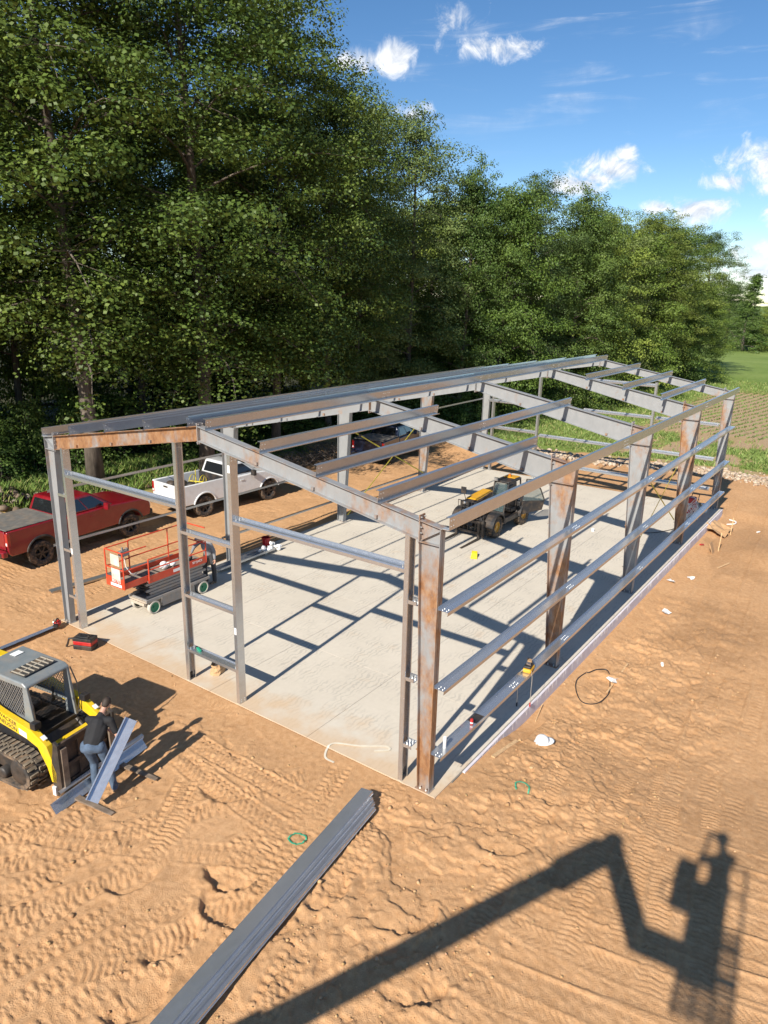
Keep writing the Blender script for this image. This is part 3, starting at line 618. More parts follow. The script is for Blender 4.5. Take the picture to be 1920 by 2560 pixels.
def leaves(rs, cen, out, rad, cnt, L0, name, mat, flat=.62):
    """cen (k,3) clump centres, out (k,3) outward axes, rad (k,) -> leaf quads"""
    k = len(cen); ii = np.repeat(np.arange(k), cnt); n = len(ii)
    d = nrm(rs.normal(size=(n,3))); r = rs.rand(n, 1)**.45
    o = out[ii]; sidev = nrm(np.cross(o, np.array([0,0,1.])+1e-3)); upv = np.cross(sidev, o)
    loc = d*r; pos = cen[ii]+(o*loc[:, :1]*1.25+sidev*loc[:, 1:2]*.95+upv*loc[:, 2:]*flat)*rad[ii][:, None]
    pos[:, 2] -= .22*rad[ii]*loc[:, 0]**2+.12*rad[ii]*np.hypot(loc[:,0],loc[:,1])
    dl = nrm(o*loc[:, :1]+sidev*loc[:, 1:2]+upv*loc[:, 2:]*1.5); nn = nrm(dl*.95+o*.35+np.array([0,0,.42])+rs.normal(size=(n,3))*.33)
    ax = nrm(np.cross(nn, nrm(rs.normal(size=(n,3))))); ax = nrm(ax+o*.5-np.array([0,0,.45])*rs.rand(n,1)); bx = nrm(np.cross(nn, ax))
    s = L0*(.65+.7*rs.rand(n,1)); w = s*.42
    q = np.stack([pos-ax*s*.5, pos+bx*w+nn*s*.1-ax*s*.02, pos+ax*s*.55, pos-bx*w+nn*s*.1-ax*s*.02], 1)
    return quads(name, q, mat)
def make_tree(name, seed, H, Rc, base, nl, cnt, L0, mat, kind='oval', clr=.75, tr=.3, shell=40):
    rs = np.random.RandomState(seed); b = MB(); T = lambda f: np.array([math.sin(f*2.6+seed)*.03*H*f, math.cos(f*2.1+seed*2)*.03*H*f, f*H])
    b.tube([T(f) for f in np.linspace(0, .93, 12)], [tr*(1-.86*f)*(1+.25*max(0, .05-f)/.05) for f in np.linspace(0, .93, 12)], 9)
    cen, out, rad = [], [], []
    for i in range(nl):
        f = base+(1-base)*(i+.5)/nl; g = (f-base)/(1-base); az_ = i*2.39996+rs.normal()*.35
        if kind == 'oval': pr = max(.18, math.sin(math.pi*min(1, g*.82+.16))**.75)
        elif kind == 'cone': pr = max(.1, 1-g)**.85
        else: pr = max(.2, math.sqrt(max(0, 1-(g*1.0)**2.2)))
        ln = Rc*pr*rs.uniform(.6, .95); e = R((-2+42*g) if kind != 'cone' else 4)
        d0 = np.array([math.cos(az_)*math.cos(e), math.sin(az_)*math.cos(e), math.sin(e)]); p0 = T(max(.05, f-.07*(1 if kind != 'cone' else .2)))
        pts = [p0]; d = d0+np.array([0,0,.35 if kind != 'cone' else 0.]); st = 6
        for j in range(st):
            d = nrm(d+rs.normal(size=3)*.12+np.array([0,0,-.09*j if kind != 'cone' else -.05])); pts.append(pts[-1]+d*ln/st)
        r0 = max(.02, tr*.42*(1-.75*f)); b.tube(pts, list(np.linspace(r0, .012, st+1)), 5, cap=False)
        for j in range(2, st+1):
            for k in range(2 if j < st else 1):
                a = nrm(pts[j]-pts[j-1]); sv = nrm(np.cross(a, [0,0,1.])); dd_ = nrm(a*.6+sv*(1 if k else -1)*rs.uniform(.5,1.1)+np.array([0,0,rs.uniform(-.25,.5)])) if j < st else a
                l2 = ln*.30*rs.uniform(.6, 1.2)*(1.15-.09*j); e2 = pts[j]+dd_*l2
                b.tube([pts[j], (pts[j]+e2)/2+np.array([0,0,.05]), e2], [.016, .01, .005], 3, cap=False)
                if rs.rand() < .4 and j < st: continue
                for q_ in ((.5, 1) if l2 > 1.3 else (1,)):
                    c = pts[j]+(e2-pts[j])*q_+rs.normal(size=3)*.15; cen.append(c); out.append(nrm(dd_*np.array([1,1,.4])+np.array([0,0,-.08]))); rad.append(clr*rs.uniform(.55, 1.4))
    # outer shell of foliage closing the crown
    for j in range(shell):
        g = (j+rs.rand())/shell; az_ = j*2.39996+rs.normal()*.3; pr = {'oval': max(.2, math.sin(math.pi*min(1, g*.82+.16))**.75), 'cone': max(.1, 1-g)**.85}.get(kind, max(.2, math.sqrt(max(0, 1-g**2.2))))
        lob = 1+.16*math.sin(3*az_+seed)+.12*math.sin(5*az_+g*9); e_ = .55*(g-.35); o_ = nrm(np.array([math.cos(az_), math.sin(az_), e_])); s_ = np.array([-math.sin(az_), math.cos(az_), 0])
        bc = T(base+(1-base)*g)+o_*Rc*pr*lob*rs.uniform(.78, 1.0); bs_ = clr*rs.uniform(.75, 1.35)
        for k in range(7):       # one bough: a drooping fan of leaf sprays
            a_, l_ = rs.uniform(-1.5, .9), rs.uniform(-1.25, 1.25); p_ = bc+o_*a_*bs_+s_*l_*bs_*(1-.3*max(a_, 0))+np.array([0,0,-.16*l_*l_-.1*max(a_, 0)+rs.normal()*.16])*bs_
            cen.append(p_); out.append(nrm(o_+s_*l_*.5+np.array([0,0,-.12]))); rad.append(bs_*rs.uniform(.42, .8))
    # top tuft
    for j in range(5): cen.append(T(.95)+rs.normal(size=3)*np.array([.5,.5,.4])*clr); out.append(nrm(rs.normal(size=3)*np.array([1,1,.2]))); rad.append(clr*.8)
    cen, out, rad = np.array(cen), np.array(out), np.array(rad)
    c_ = np.maximum(20, (cnt*(rad/clr)**2)).astype(int)
    return b.mesh('trunk', BARK, True, fix=False), leaves(rs, cen, out, rad, c_, L0, 'crown', mat), H, Rc
TV = {'maple_a': make_tree('maple', 11, 24, 6.4, .24, 44, 170, .115, LEAF['maple'], clr=1.05, tr=.27, shell=78),
      'maple_b': make_tree('maple', 23, 23, 6.0, .27, 42, 170, .115, LEAF['maple'], clr=1.05, tr=.24, shell=74),
      'ash': make_tree('ash', 37, 21, 4.6, .2, 36, 130, .11, LEAF['ash'], clr=.85, tr=.2, shell=56),
      'bush': make_tree('bush', 41, 13, 4.2, .03, 36, 150, .115, LEAF['bush'], 'dome', clr=.85, tr=.18, shell=60),
      'dark': make_tree('dark', 53, 17, 4.4, .05, 40, 150, .115, LEAF['dark'], 'dome', clr=.85, tr=.2, shell=64),
      'shrub': make_tree('shrub', 61, 3.2, 1.7, .04, 16, 60, .12, LEAF['dark'], 'dome', clr=.5, tr=.05, shell=4),
      'spruce': make_tree('spruce', 71, 15, 3.6, .05, 52, 40, .2, LEAF['dark'], 'cone', clr=.6, tr=.2, shell=0)}
tcount = 0
KINDW = {'maple_a': 'maple_tree', 'maple_b': 'maple_tree', 'ash': 'ash_tree', 'bush': 'broadleaf_tree', 'dark': 'broadleaf_tree', 'shrub': 'shrub', 'spruce': 'spruce_tree'}
def tree(var, x, y, H, Rr, label, group=None, cat='tree', rz=None):
    tm, lm, H0, R0 = TV[var]; rz = random.uniform(0, 6.28) if rz is None else rz
    e = thing(KINDW[var], label, cat, (x, y, gz(x, y)-.05), rz, group); e.scale = (Rr/R0, Rr/R0, H/H0)
    link('stem' if var == 'shrub' else 'trunk', tm, e); link('foliage' if var == 'shrub' else 'crown', lm, e); return e
ORD = ['first','second','third','fourth','fifth','sixth','seventh','eighth','ninth','tenth','eleventh','twelfth','thirteenth','fourteenth','fifteenth','sixteenth','seventeenth','eighteenth','nineteenth','twentieth']
random.seed(21)
FRONT = [('maple_b',-4.5,31,26,7),('maple_a',2.6,29.6,27,7.2),('maple_b',8.0,22.8,26,8.8),('maple_a',13.4,21.6,25,8.6),('maple_b',19.3,22.6,22.8,6.4),('maple_a',24.0,22.6,19.6,5.2),
 ('ash',28.8,24.2,20.2,4.8),('ash',33.4,23.2,20.6,4.8),('dark',36.8,20.8,17.6,3.9),('bush',40.5,19.6,16.6,4.6),('ash',45.5,19.4,18.4,4.4),('dark',50.0,17.8,17.2,4.4),('bush',54.5,17.4,15.6,5),('ash',59,18.2,17,5.2),('bush',64,16.8,15,5),('maple_b',70,17.6,17.8,6),('dark',77,17,16.6,5),('bush',80.5,14.8,11,4),('maple_a',88,16.0,16.8,5.4)]
for i, (v, x, y, H, Rr) in enumerate(FRONT):
    tree(v, x, y, H, Rr, 'tall %s, %s from the left along the front edge of the wood' % ({'maple_a':'dark green maple','maple_b':'leafy maple','ash':'grey-green ash','bush':'light green broadleaf tree','dark':'dark rounded broadleaf tree'}[v], ORD[i]), 'trees along the edge of the wood')
BACK = []
for k, yo in enumerate((7.5, 14)):
    for i in range(15):
        x = -8+i*6.6+3*k+random.uniform(-1.2,1.2); y0 = 25 if x < 26 else 25-(x-26)*.19
        hh = (23 if x < 22 else 20.5 if x < 33 else 16.8)+random.uniform(-.8,.8)-(0 if k == 0 else .5)
        BACK.append((random.choice((('maple_a','maple_b','dark') if k == 0 else ('dark','bush')) if x < 34 else ('dark','ash','maple_b','bush')), x, max(y0, 27 if x < 12 else 0)+yo+random.uniform(-1,1), hh, random.uniform(5,6.4)))
for v, x, y, H, Rr in BACK: tree(v, x, y, H, Rr, 'tree deeper in the wood, its top showing behind the front trees', 'trees deeper in the wood')
# low growth under the wood's edge
SH = []
for i in range(34):
    x = -6+i*2.0+random.uniform(-.8,.8); y = (29 if x < 5 else 26.4 if x < 12 else 23.8 if x < 28 else 23.6-(x-28)*.2)+random.uniform(-.9,.9)
    SH.append((x, y, random.uniform(1.6,4.4), random.uniform(1.4,2.6)))
for x, y, H, Rr in SH: tree('shrub', x, y, H, Rr, 'low dark shrub under the edge of the wood', 'shrubs under the wood edge', 'shrub')
# far trees past the meadow at the right
for i, (v, x, y, H, Rr) in enumerate((('spruce',152,22,14.5,5),('bush',160,18,9,6),('dark',176,30,13,8),('bush',180,15,8,7),('dark',190,4,11,8),('bush',186,-8,9,7),('spruce',168,9,6,4))):
    tree(v, x, y, H, Rr, '%s far across the meadow, %s of the distant trees' % ({'spruce':'pointed spruce','bush':'pale round tree','dark':'dark round tree'}[v], ORD[i]), 'distant trees past the meadow')
# ================================================================ GROUND COVER (nobody could count it)
rs = np.random.RandomState(4)
def blades(name, px_, py_, hgt, wid, mat, lean=.35, nper=1):
    n = len(px_); pz = ground_z(px_, py_); a = rs.rand(n)*6.283; w = wid*(.6+.8*rs.rand(n)); h = hgt*(.5+rs.rand(n))
    c, s = np.cos(a)*w, np.sin(a)*w; lx, ly = rs.normal(size=n)*lean*h, rs.normal(size=n)*lean*h
    b = np.stack([px_, py_, pz-.02], -1); tip = b+np.stack([lx, ly, h], -1); sd_ = np.stack([c, s, 0*c], -1); mid = b+np.stack([lx*.35, ly*.35, h*.55], -1)
    return quads(name, np.stack([b-sd_, b+sd_, mid+sd_*.8+(tip-mid)*.0, tip], 1), mat)
def grassmat(name, lo, hi, dry):
    m, t, p = nodes(name); gi = t.nodes.new('ShaderNodeNewGeometry')
    c = ramp(t, gi.outputs['Random Per Island'], [(0, lo), (.75, hi), (1, dry)]); t.links.new(c, p.inputs['Base Color']); p.inputs['Roughness'].default_value = .7
    return m
GRASS = grassmat('tall_grass', (.055,.11,.016), (.15,.235,.035), (.3,.27,.1)); MEAD = grassmat('meadow_grass', (.09,.15,.028), (.19,.265,.06), (.32,.29,.12)); CROPM = grassmat('crop_leaves', (.06,.12,.02), (.15,.23,.05), (.2,.24,.06))
n = 42000; x = rs.uniform(-2, 31, n); y = rs.uniform(20.6, 25.5, n); k = (y+1.6*fbm(x*.35, y*.35, 81, 4) > 21.7) & (fbm(x*.9, y*.9, 5, 3) > -.28+.3*(x > 18))
tag(link('verge_grass', blades('verge_grass', x[k], y[k], .34, .018, GRASS)), 'tall green grass and weeds on the bank below the wood', 'grass', kind='stuff')
n = 60000; x = 34+rs.rand(n)**1.6*50; y = rs.uniform(-8, 24, n); nbv = fbm(x*.35, y*.35, 81, 4); nb2v = fbm(x*.9, y*.9, 82, 4)
cr = ((x-44+3*nbv > 1) & (y+1.2*nbv < 10) & (x < 73)); br = (nb2v+.7*nbv > .0) & (x < 48) & (y < 9.5)
k = (x-(34.3-.12*y)+2*nbv+1.2*nb2v > .3) & ~cr & ~(br & (rs.rand(n) < .9))
tag(link('meadow_grass', blades('meadow_grass', x[k], y[k], .2, .03, MEAD, .5)), 'green meadow grass behind the stone edging', 'grass', kind='stuff')
# young crop in curving rows
px_, py_ = [], []
for r_ in range(34):
    xx = np.arange(46, 74, .2); yy = 11.5-r_*.76-.19*(xx-60)+.0028*(xx-60)**2; g = rs.rand(len(xx)) < .9
    for q in range(3): px_.append(xx[g]+rs.normal(size=g.sum())*.06); py_.append(yy[g]+rs.normal(size=g.sum())*.05)
px_, py_ = np.concatenate(px_), np.concatenate(py_); nbv = fbm(px_*.35, py_*.35, 81, 4)
k = (px_-44+3*nbv > 1) & (py_+1.2*nbv < 10) & (py_ > -14)
tag(link('crop_rows', blades('crop_rows', px_[k], py_[k], .15, .04, CROPM, .7)), 'young green crop growing in curved rows on bare soil', 'crop', kind='stuff')
# ---- stones and clods
def rocks(name, x, y, size, mat, sink=.25, flat=.7):
    n = len(x); z = ground_z(x, y); base = np.array([[1,0,0],[-1,0,0],[0,1,0],[0,-1,0],[0,0,1],[0,0,-1],[.6,.6,.6],[-.6,.6,.6],[.6,-.6,.6],[-.6,-.6,.6]])
    tri = np.array([[0,6,8],[0,2,6],[6,2,7],[7,2,1],[1,9,7],[1,3,9],[3,8,9],[3,0,8],[4,8,6],[4,6,7],[4,7,9],[4,9,8],[5,2,0],[5,1,2],[5,3,1],[5,0,3]])
    a = rs.rand(n)*6.283; c, s = np.cos(a), np.sin(a); v = base[None]*(.7+.6*rs.rand(n, 10, 1))*size[:, None, None]*np.array([1, .8, flat])
    X = v[...,0]*c[:,None]-v[...,1]*s[:,None]+x[:,None]; Y = v[...,0]*s[:,None]+v[...,1]*c[:,None]+y[:,None]; Z = v[...,2]+(z+size*flat*(.5-sink))[:,None]
    me = bpy.data.meshes.new(name); me.vertices.add(n*10); me.vertices.foreach_set('co', np.stack([X,Y,Z],-1).astype(np.float32).ravel())
    f = (tri[None]+10*np.arange(n)[:,None,None]).reshape(-1); nf = n*16; me.loops.add(nf*3); me.loops.foreach_set('vertex_index', f.astype(np.int32)); me.polygons.add(nf)
    me.polygons.foreach_set('loop_start', np.arange(0, nf*3, 3, dtype=np.int32)); me.materials.append(mat); me.update(); me.validate(); return me
def stonemat(name, stops):
    m, t, p = nodes(name); gi = t.nodes.new('ShaderNodeNewGeometry'); c = ramp(t, gi.outputs['Random Per Island'], stops); n_ = tex(t, 'Noise', 20, 5)
    t.links.new(mixc(t, .3, c, n_.outputs['Color'], 'OVERLAY'), p.inputs['Base Color']); p.inputs['Roughness'].default_value = .95; return m
STONE = stonemat('field_stones', [(0, (.30,.21,.135)), (.5, (.42,.32,.225)), (1, (.54,.45,.35))]); CLOD = stonemat('soil_clods', [(0, (.34,.195,.088)), (.5, (.47,.285,.135)), (1, (.56,.36,.19))])
n = 5200; y = rs.uniform(-9, 17, n); x = 33.0-.10*y+rs.normal(size=n)*.55+.4*np.sin(y*.5)
tag(link('stone_edging', rocks('stone_edging', x, y, rs.gamma(3., .028, n).clip(.03,.2), STONE)), 'band of pale field stones between the site soil and the grass', 'stones', kind='stuff')
n = 22000; x = rs.uniform(-7.4, 12, n); y = rs.uniform(-6.5, 13, n); w = ss(-.3,-.9,y)*ss(-4.5,-2.6,y)*ss(-1.6,.6,x)+.8*ss(1.4,.2,y)*ss(-3.2,-2,y)*ss(1.5,-.5,x)+.25
k = (rs.rand(n) < w) & ~((x > -.2) & (y > -.3) & (y < 12.5)) & (fbm(x*1.2, y*1.2, 6, 3) > -.15)
tag(link('soil_clods', rocks('soil_clods', x[k], y[k], rs.gamma(1.6, .0065, k.sum()).clip(.005,.055), CLOD)), 'loose crumbs and clods of sandy soil', 'soil', kind='stuff')
RUB = stonemat('earthy_rubble', [(0, (.12,.085,.055)), (.6, (.24,.18,.125)), (1, (.36,.3,.24))]); n = 120; x = np.concatenate([rs.normal(3.4,.8,70), rs.normal(11.5,1.6,50)]); y = np.concatenate([rs.normal(22.4,.5,70), rs.normal(21.9,.35,50)])
tag(link('rubble_heap', rocks('rubble_heap', x, y, rs.uniform(.06,.26,n), RUB)), 'heap of roots, soil and grey rubble behind the red pickup', 'rubble', kind='stuff')
# ================================================================ VEHICLES AND MACHINES
def wheel(par, c, r, w, rimmat, tyremat=None, rr=.62, spokes=6, lug=0, side=-1):
    """axle along local y; side = direction of the outer face"""
    tyremat = tyremat or RUBBER; c = Vector(c); e = bpy.data.objects.new('wheel', None); COL.objects.link(e); e.parent = par; e.location = c; e.empty_display_size = .1
    b = MB(); h = w/2
    b.lathe([(r*rr, -h*.85), (r*.8, -h), (r*.95, -h*.92), (r, -h*.6), (r, h*.6), (r*.95, h*.92), (r*.8, h), (r*rr, h*.85), (r*rr, -h*.85)], (0,0,0), (0,1,0), 28)
    for i in range(lug):
        a = 6.2832*i/lug
        for s_ in (-1, 1):
            q = a+(.5*6.2832/lug if s_ > 0 else 0); d = V(math.cos(q), 0, math.sin(q)); tg_ = V(-math.sin(q), 0, math.cos(q))
            b.bar(d*(r+.006)+V(0,s_*h*.08,0)-tg_*.03, d*(r+.004)+V(0,s_*h*.95,0)+tg_*.05, .05*r/.45, .035*r/.45, d)
    b.build('tyre', tyremat, e, 40)
    b = MB(); o = side*h*.55
    b.lathe([(r*rr*1.01, side*h*.84), (r*rr*.9, side*h*.7), (r*rr*.88, -side*h*.5)], (0,0,0), (0,1,0), 24)
    if spokes == 0: b.lathe([(r*rr*.95, o), (r*rr*.5, o-side*h*.25), (r*.16, o-side*h*.25), (r*.15, o+side*h*.15), (0.001, o+side*h*.15)], (0,0,0), (0,1,0), 24)
    else:
        b.lathe([(r*.17, o), (0.001, o+side*.01)], (0,0,0), (0,1,0), 12); b.lathe([(r*rr*.9, o-side*h*.5), (0.001, o-side*h*.5)], (0,0,0), (0,1,0), 16)
        for i in range(spokes):
            a = 6.2832*i/spokes; d = V(math.cos(a), 0, math.sin(a)); b.bar(d*r*.1+V(0,o,0), d*r*rr*.97+V(0,o,0), r*.13, h*.25, (0,1,0))
    b.build('rim', rimmat, e, 40); return e
def panel(b, q, u0, u1, v0, v1, off):
    """quad patch on the bilinear face q = (p00, p10, p11, p01), raised by off"""
    q = [Vector(x) for x in q]; f = lambda u, v: q[0]*(1-u)*(1-v)+q[1]*u*(1-v)+q[2]*u*v+q[3]*(1-u)*v
    n = (q[1]-q[0]).cross(q[3]-q[0]).normalized()*off; P = [f(u0,v0), f(u1,v0), f(u1,v1), f(u0,v1)]
    b.hexa([p-n*.6 for p in P]+[p+n for p in P])
def arch(cx, cz, r, x0, x1, zb, n=12):
    """bottom edge from x0 to x1 with a wheel arch at cx"""
    a0 = math.acos(max(-1, min(1, (zb-cz)/r))); o = []
    for i in range(n+1):
        a = math.pi/2+a0-2*a0*i/n; o.append((cx+r*math.cos(a), cz+r*math.sin(a)))
    return o
def pickup(name, label, loc, rz, col, wb=3.7, tonneau=False, ext=False, badge=None, plate=None, flare=BLACK, rim=BLACK, wr=.42, lift=0):
    T = thing(name, label, 'pickup', loc, rz); z0 = lift; XZ = ((1,0,0),(0,0,1)); hb = 1.0
    xt = -wb/2-1.18; xn = wb/2+.98; xc = -1.02 if not ext else -.55; fa, ra = wb/2, -wb/2; zs = .52+z0
    lo = [(xc, zs)]+arch(fa, .44+z0*.5, .55, 0, 0, zs)+[(xn-.05, zs+.02), (xn, .72+z0), (xn, 1.0+z0), (xn-.1, 1.16+z0), (xn-.5, 1.25+z0), (1.12, 1.33+z0), (xc, 1.31+z0)]
    b = MB(); b.prism(lo, (0,0,0), *XZ, 2.0); b.build('body', col, T, 35, .05, seg=3)
    b = MB(); b.b2((xt+.25, -.62, .35+z0), (xn-.3, .62, .8+z0)); b.b2((xt+.1,-.5,.32+z0),(xt+.6,.5,.55+z0)); b.build('chassis', BLACK, T)
    bedlo = [(xt, zs+.12)]+[(xt+.12, zs)]+arch(ra, .44+z0*.5, .55, 0, 0, zs)+[(xc-.025, zs), (xc-.025, 1.38+z0), (xt, 1.36+z0)]
    for s_ in (-1, 1):
        b = MB(); b.prism(bedlo, (0, s_*.945, 0), *XZ, .1); b.build('bed_side', col, T, 35, .03)
    b = MB(); b.b2((xt+.03, -.893, .82+z0), (xc-.03, .893, .88+z0)); b.b2((xc-.1, -.893, .885+z0), (xc-.04, .893, 1.36+z0)); b.build('bed_floor', BLACK, T)
    b = MB(); b.b2((xt-.02, -.86, .72+z0), (xt+.06, .86, 1.35+z0)); tg = b.build('tailgate', col, T, 35, .025)
    b = MB(); b.b2((xt-.035, -.14, 1.2+z0), (xt-.018, .14, 1.26+z0)); b.build('handle', BLACK, tg)
    if badge: text('lettering', badge, .15, CHROME, tg, (xt-.024, 0.22, 1.08+z0), (0,-1,0), (0,0,1), .004)
    for s_ in (-1, 1):
        b = MB(); b.b2((xt-.012, s_*.87, .86+z0), (xt+.1, s_*1.003, 1.3+z0)); tl = b.build('tail_light', MATS['tail_lamp_red'], T, 0, .012)
        b = MB(); b.b2((xt-.018, s_*.9, .9+z0), (xt-.008, s_*.97, .99+z0)); b.build('reverse_lamp', WHITE, tl)
        b = MB(); b.b2((xn-.16, s_*.62, .84+z0), (xn+.006, s_*.99, 1.02+z0)); b.build('headlight', MATS['lamp_glass'], T, 0, .02)
        b = MB()
        for cx in (fa, ra):
            pts = arch(cx, .44+z0*.5, .565, 0, 0, zs, 14); b.tube([(x_, s_*1.0, z_) for x_, z_ in pts], .035, 6)
        fl_ = b; fl_.build('wheel_arch_trim', flare, T)['kind'] = 'stuff'
        for cx in (fa, ra): wheel(T, (cx, s_*.84, wr), wr, .28, rim, rr=.6, spokes=6, lug=0, side=s_)
        b = MB(); b.b2((.72, s_*.97, 1.30+z0), (.8, s_*1.2, 1.33+z0)); b.b2((.66, s_*1.04, 1.26+z0), (.8, s_*1.27, 1.5+z0)); b.build('mirror', BLACK if not tonneau else col, T, 0, .03)
        b = MB(); b.b2((.12, s_*.995, 1.1+z0), (.3, s_*1.025, 1.14+z0)); b.build('door_handle', col, T)
    b = MB(); b.b2((xt-.2, -.98, .52+z0), (xt-.02, .98, .73+z0)); bp = b.build('rear_bumper', CHROME if not tonneau else col, T, 0, .04)
    for s_ in (-1, 1):
        c_ = MB(); c_.b2((xt-.212, s_*.5, .55+z0), (xt-.19, s_*.88, .67+z0)); c_.build('bumper_step', BLACK, bp, 0, .02)
    b = MB(); b.b2((xn-.08, -.98, .5+z0), (xn+.12, .98, .74+z0)); b.build('front_bumper', CHROME if not tonneau else BLACK, T, 0, .05)
    b = MB(); b.b2((xn-.02, -.6, .78+z0), (xn+.012, .6, 1.05+z0)); b.build('grille', BLACK, T)
    b = MB(); b.b2((xt-.22, -.19, .6+z0), (xt-.203, .13, .74+z0)); b.build('number_plate', WHITE, T)
    # greenhouse
    xr0, xr1, xf0, xf1, yb, yt, zb, zt = xc+.01, xc+.17, 1.22, .34, .93, .75, 1.305+z0, 1.9+z0
    Q = lambda s_: [(xr0, s_*yb, zb), (xf0, s_*yb, zb), (xf1, s_*yt, zt), (xr1, s_*yt, zt)]
    b = MB(); a_, c_ = Q(-1), Q(1); b.hexa([a_[0], a_[1], c_[1], c_[0], a_[3], a_[2], c_[2], c_[3]]); b.build('cab', col, T, 35, .07, seg=3)
    for s_ in (-1, 1):
        q = Q(s_) if s_ < 0 else [Q(1)[1], Q(1)[0], Q(1)[3], Q(1)[2]]
        for (u0, u1) in (((.1, .5), (.525, .9)) if not ext else ((.08, .3), (.33, .9))):
            if s_ > 0: u0, u1 = 1-u1, 1-u0
            b = MB(); panel(b, q, u0, u1, .12, .82, .012); b.build('side_window', GLASS, T, 0, .01)
    b = MB(); panel(b, [a_[1], c_[1], c_[2], a_[2]], .07, .93, .08, .9, .012); b.build('windscreen', GLASS, T)
    b = MB(); panel(b, [c_[0], a_[0], a_[3], c_[3]], .1, .9, .15, .85, .012); b.build('rear_window', GLASS, T)
    if tonneau:
        b = MB(); b.b2((xt+.02, -.93, 1.372+z0), (xc-.05, .93, 1.41+z0)); b.build('bed_cover', MATS['grey_canvas'], T, 0, .015)
    return T
TLR = paint('tail_lamp_red', (.35,.01,.012), .15, coat=1); paint('lamp_glass', (.7,.7,.7), .1, .3, coat=1)
paint('grey_canvas', (.13,.125,.115), .8, var=.2, dirt=DUST, dirt_amt=.3, bmp=.1)
REDP = paint('candy_red_paint', (.21,.004,.012), .3, 0, var=.08, dirt=DUST, dirt_amt=.06, coat=.7)
WHTP = paint('white_car_paint', (.66,.67,.68), .32, var=.04, dirt=(.45,.37,.28), dirt_amt=.25, coat=.8)
BLUP = paint('dark_blue_paint', (.012,.02,.05), .3, .3, coat=1)
pickup('pickup_truck', 'red crew cab pickup with grey bed cover parked beside the frame', (3.7, 17.85, gz(3.7,17.6)), R(4.5), REDP, 3.7, True, badge='SIERRA', wr=.44, lift=.13)
WP = pickup('pickup_truck', 'white extended cab pickup with open bed parked under the wood', (10.95, 17.7, gz(11,17.7)), R(-4.4), WHTP, 3.5, False, True, wr=.45, lift=.12, flare=WHTP)
pickup('pickup_truck', 'dark blue vehicle parked in deep shade behind the yellow left-hand straps', (24.0, 17.8, gz(24,17.8)), R(8), BLUP, 3.5, True, flare=BLUP)
YEL = paint('machine_yellow', (.74,.50,.012), .38, var=.08, dirt=DUST, dirt_amt=.3, coat=.3)
YELT = paint('telehandler_yellow', (.62,.32,.015), .4, var=.1, dirt=DUST, dirt_amt=.35, coat=.3)
def onp(p, rz, loc): c, s = math.cos(rz), math.sin(rz); return (loc[0]+p[0]*c-p[1]*s, loc[1]+p[0]*s+p[1]*c, loc[2]+p[2])
# yellow hand reel in the white pickup's bed
wl = (10.95, 17.7, gz(11,17.7)); q = onp((-1.55, -.25, .985), R(-4.4), wl)
T = thing('cable_reel', 'yellow steel cable reel stand in the white pickup bed', 'reel', q, R(20)); YR = paint('reel_yellow', (.62,.5,.03), .5)
for y in (-.24, .24):
    b = MB(); n = 20; b.tube([(.3*math.cos(6.2832*i/n), y, .36+.3*math.sin(6.2832*i/n)) for i in range(n+1)], .014, 6)
    for i in range(6): a = 6.2832*i/6; b.tube([(0,y,.36),(.3*math.cos(a),y,.36+.3*math.sin(a))], .009, 5)
    b.build('reel_wheel', YR, T)
    b = MB(); b.tube([(-.38,y*1.3,0),(0,y*1.3,.36)], .016, 6); b.tube([(.38,y*1.3,0),(0,y*1.3,.36)], .016, 6); b.tube([(-.42,y*1.3,.015),(.42,y*1.3,.015)], .018, 6); b.build('stand', YR, T)
b = MB(); b.cyl((0,-.36,.36),(0,.36,.36),.025,8); b.tube([(.36,.3,.0),(.36,.3,.78)], .02, 6); b.build('axle', YR, T)['kind'] = 'stuff'
q = onp((-2.35, -.35, .985), R(-4.4), wl); b = MB(); rr_ = random.Random(2)
for i in range(14): b.ell((q[0]+rr_.uniform(-.3,.5), q[1]+rr_.uniform(-.25,.8), q[2]+rr_.uniform(.08,.3)), (rr_.uniform(.15,.3), rr_.uniform(.12,.25), rr_.uniform(.08,.2)), 10, 6)
o = b.build('tarp', BLACK, None, True); md = o.modifiers.new('r', 'REMESH'); md.mode = 'VOXEL'; md.voxel_size = .04; tag(o, 'crumpled black tarp heaped in the white pickup bed', 'tarp')
# ================================================================ SCISSOR LIFT
T = thing('scissor_lift', 'orange-railed grey scissor lift with green wheels on the slab', 'scissor lift', (2.7, 11.03, 0), R(1.5))
ORG = paint('lift_orange', (.60,.055,.02), .42, var=.1, dirt=DUST, dirt_amt=.2); LG = paint('lift_grey', (.25,.245,.245), .55, .15, dirt=DUST, dirt_amt=.45); GRN = paint('wheel_green', (.012,.17,.085), .5)
TYW = paint('pale_solid_tyre', (.5,.46,.4), .85, dirt=(.3,.25,.2), dirt_amt=.5)
for x in (-.93, .93):
    for s_ in (-1, 1): wheel(T, (x, s_*.36, .205), .205, .12, GRN, TYW, .74, 0, side=s_)
b = MB(); b.b2((-1.12, -.34, .36), (1.15, .34, .46)); b.b2((-.62, -.36, .12), (.62, .36, .40)); b.build('chassis', LG, T, 0, .01)
for s_ in (-1, 1): b = MB(); b.b2((-1.2, s_*.37, .415), (1.2, s_*.41, .50)); b.build('side_rail', LG, T, 0, .008)
b = MB(); b.b2((-1.22, -.3, .3), (-1.14, .3, .38)); b.tube([(-1.0,-.28,.2),(-1.0,.28,.2)], .04, 8); b.b2((-1.19,-.4,.395),(-.9,.4,.425)); b.build('steering_axle', paint('dusty_axle', (.45,.38,.3), .8), T)['kind'] = 'stuff'
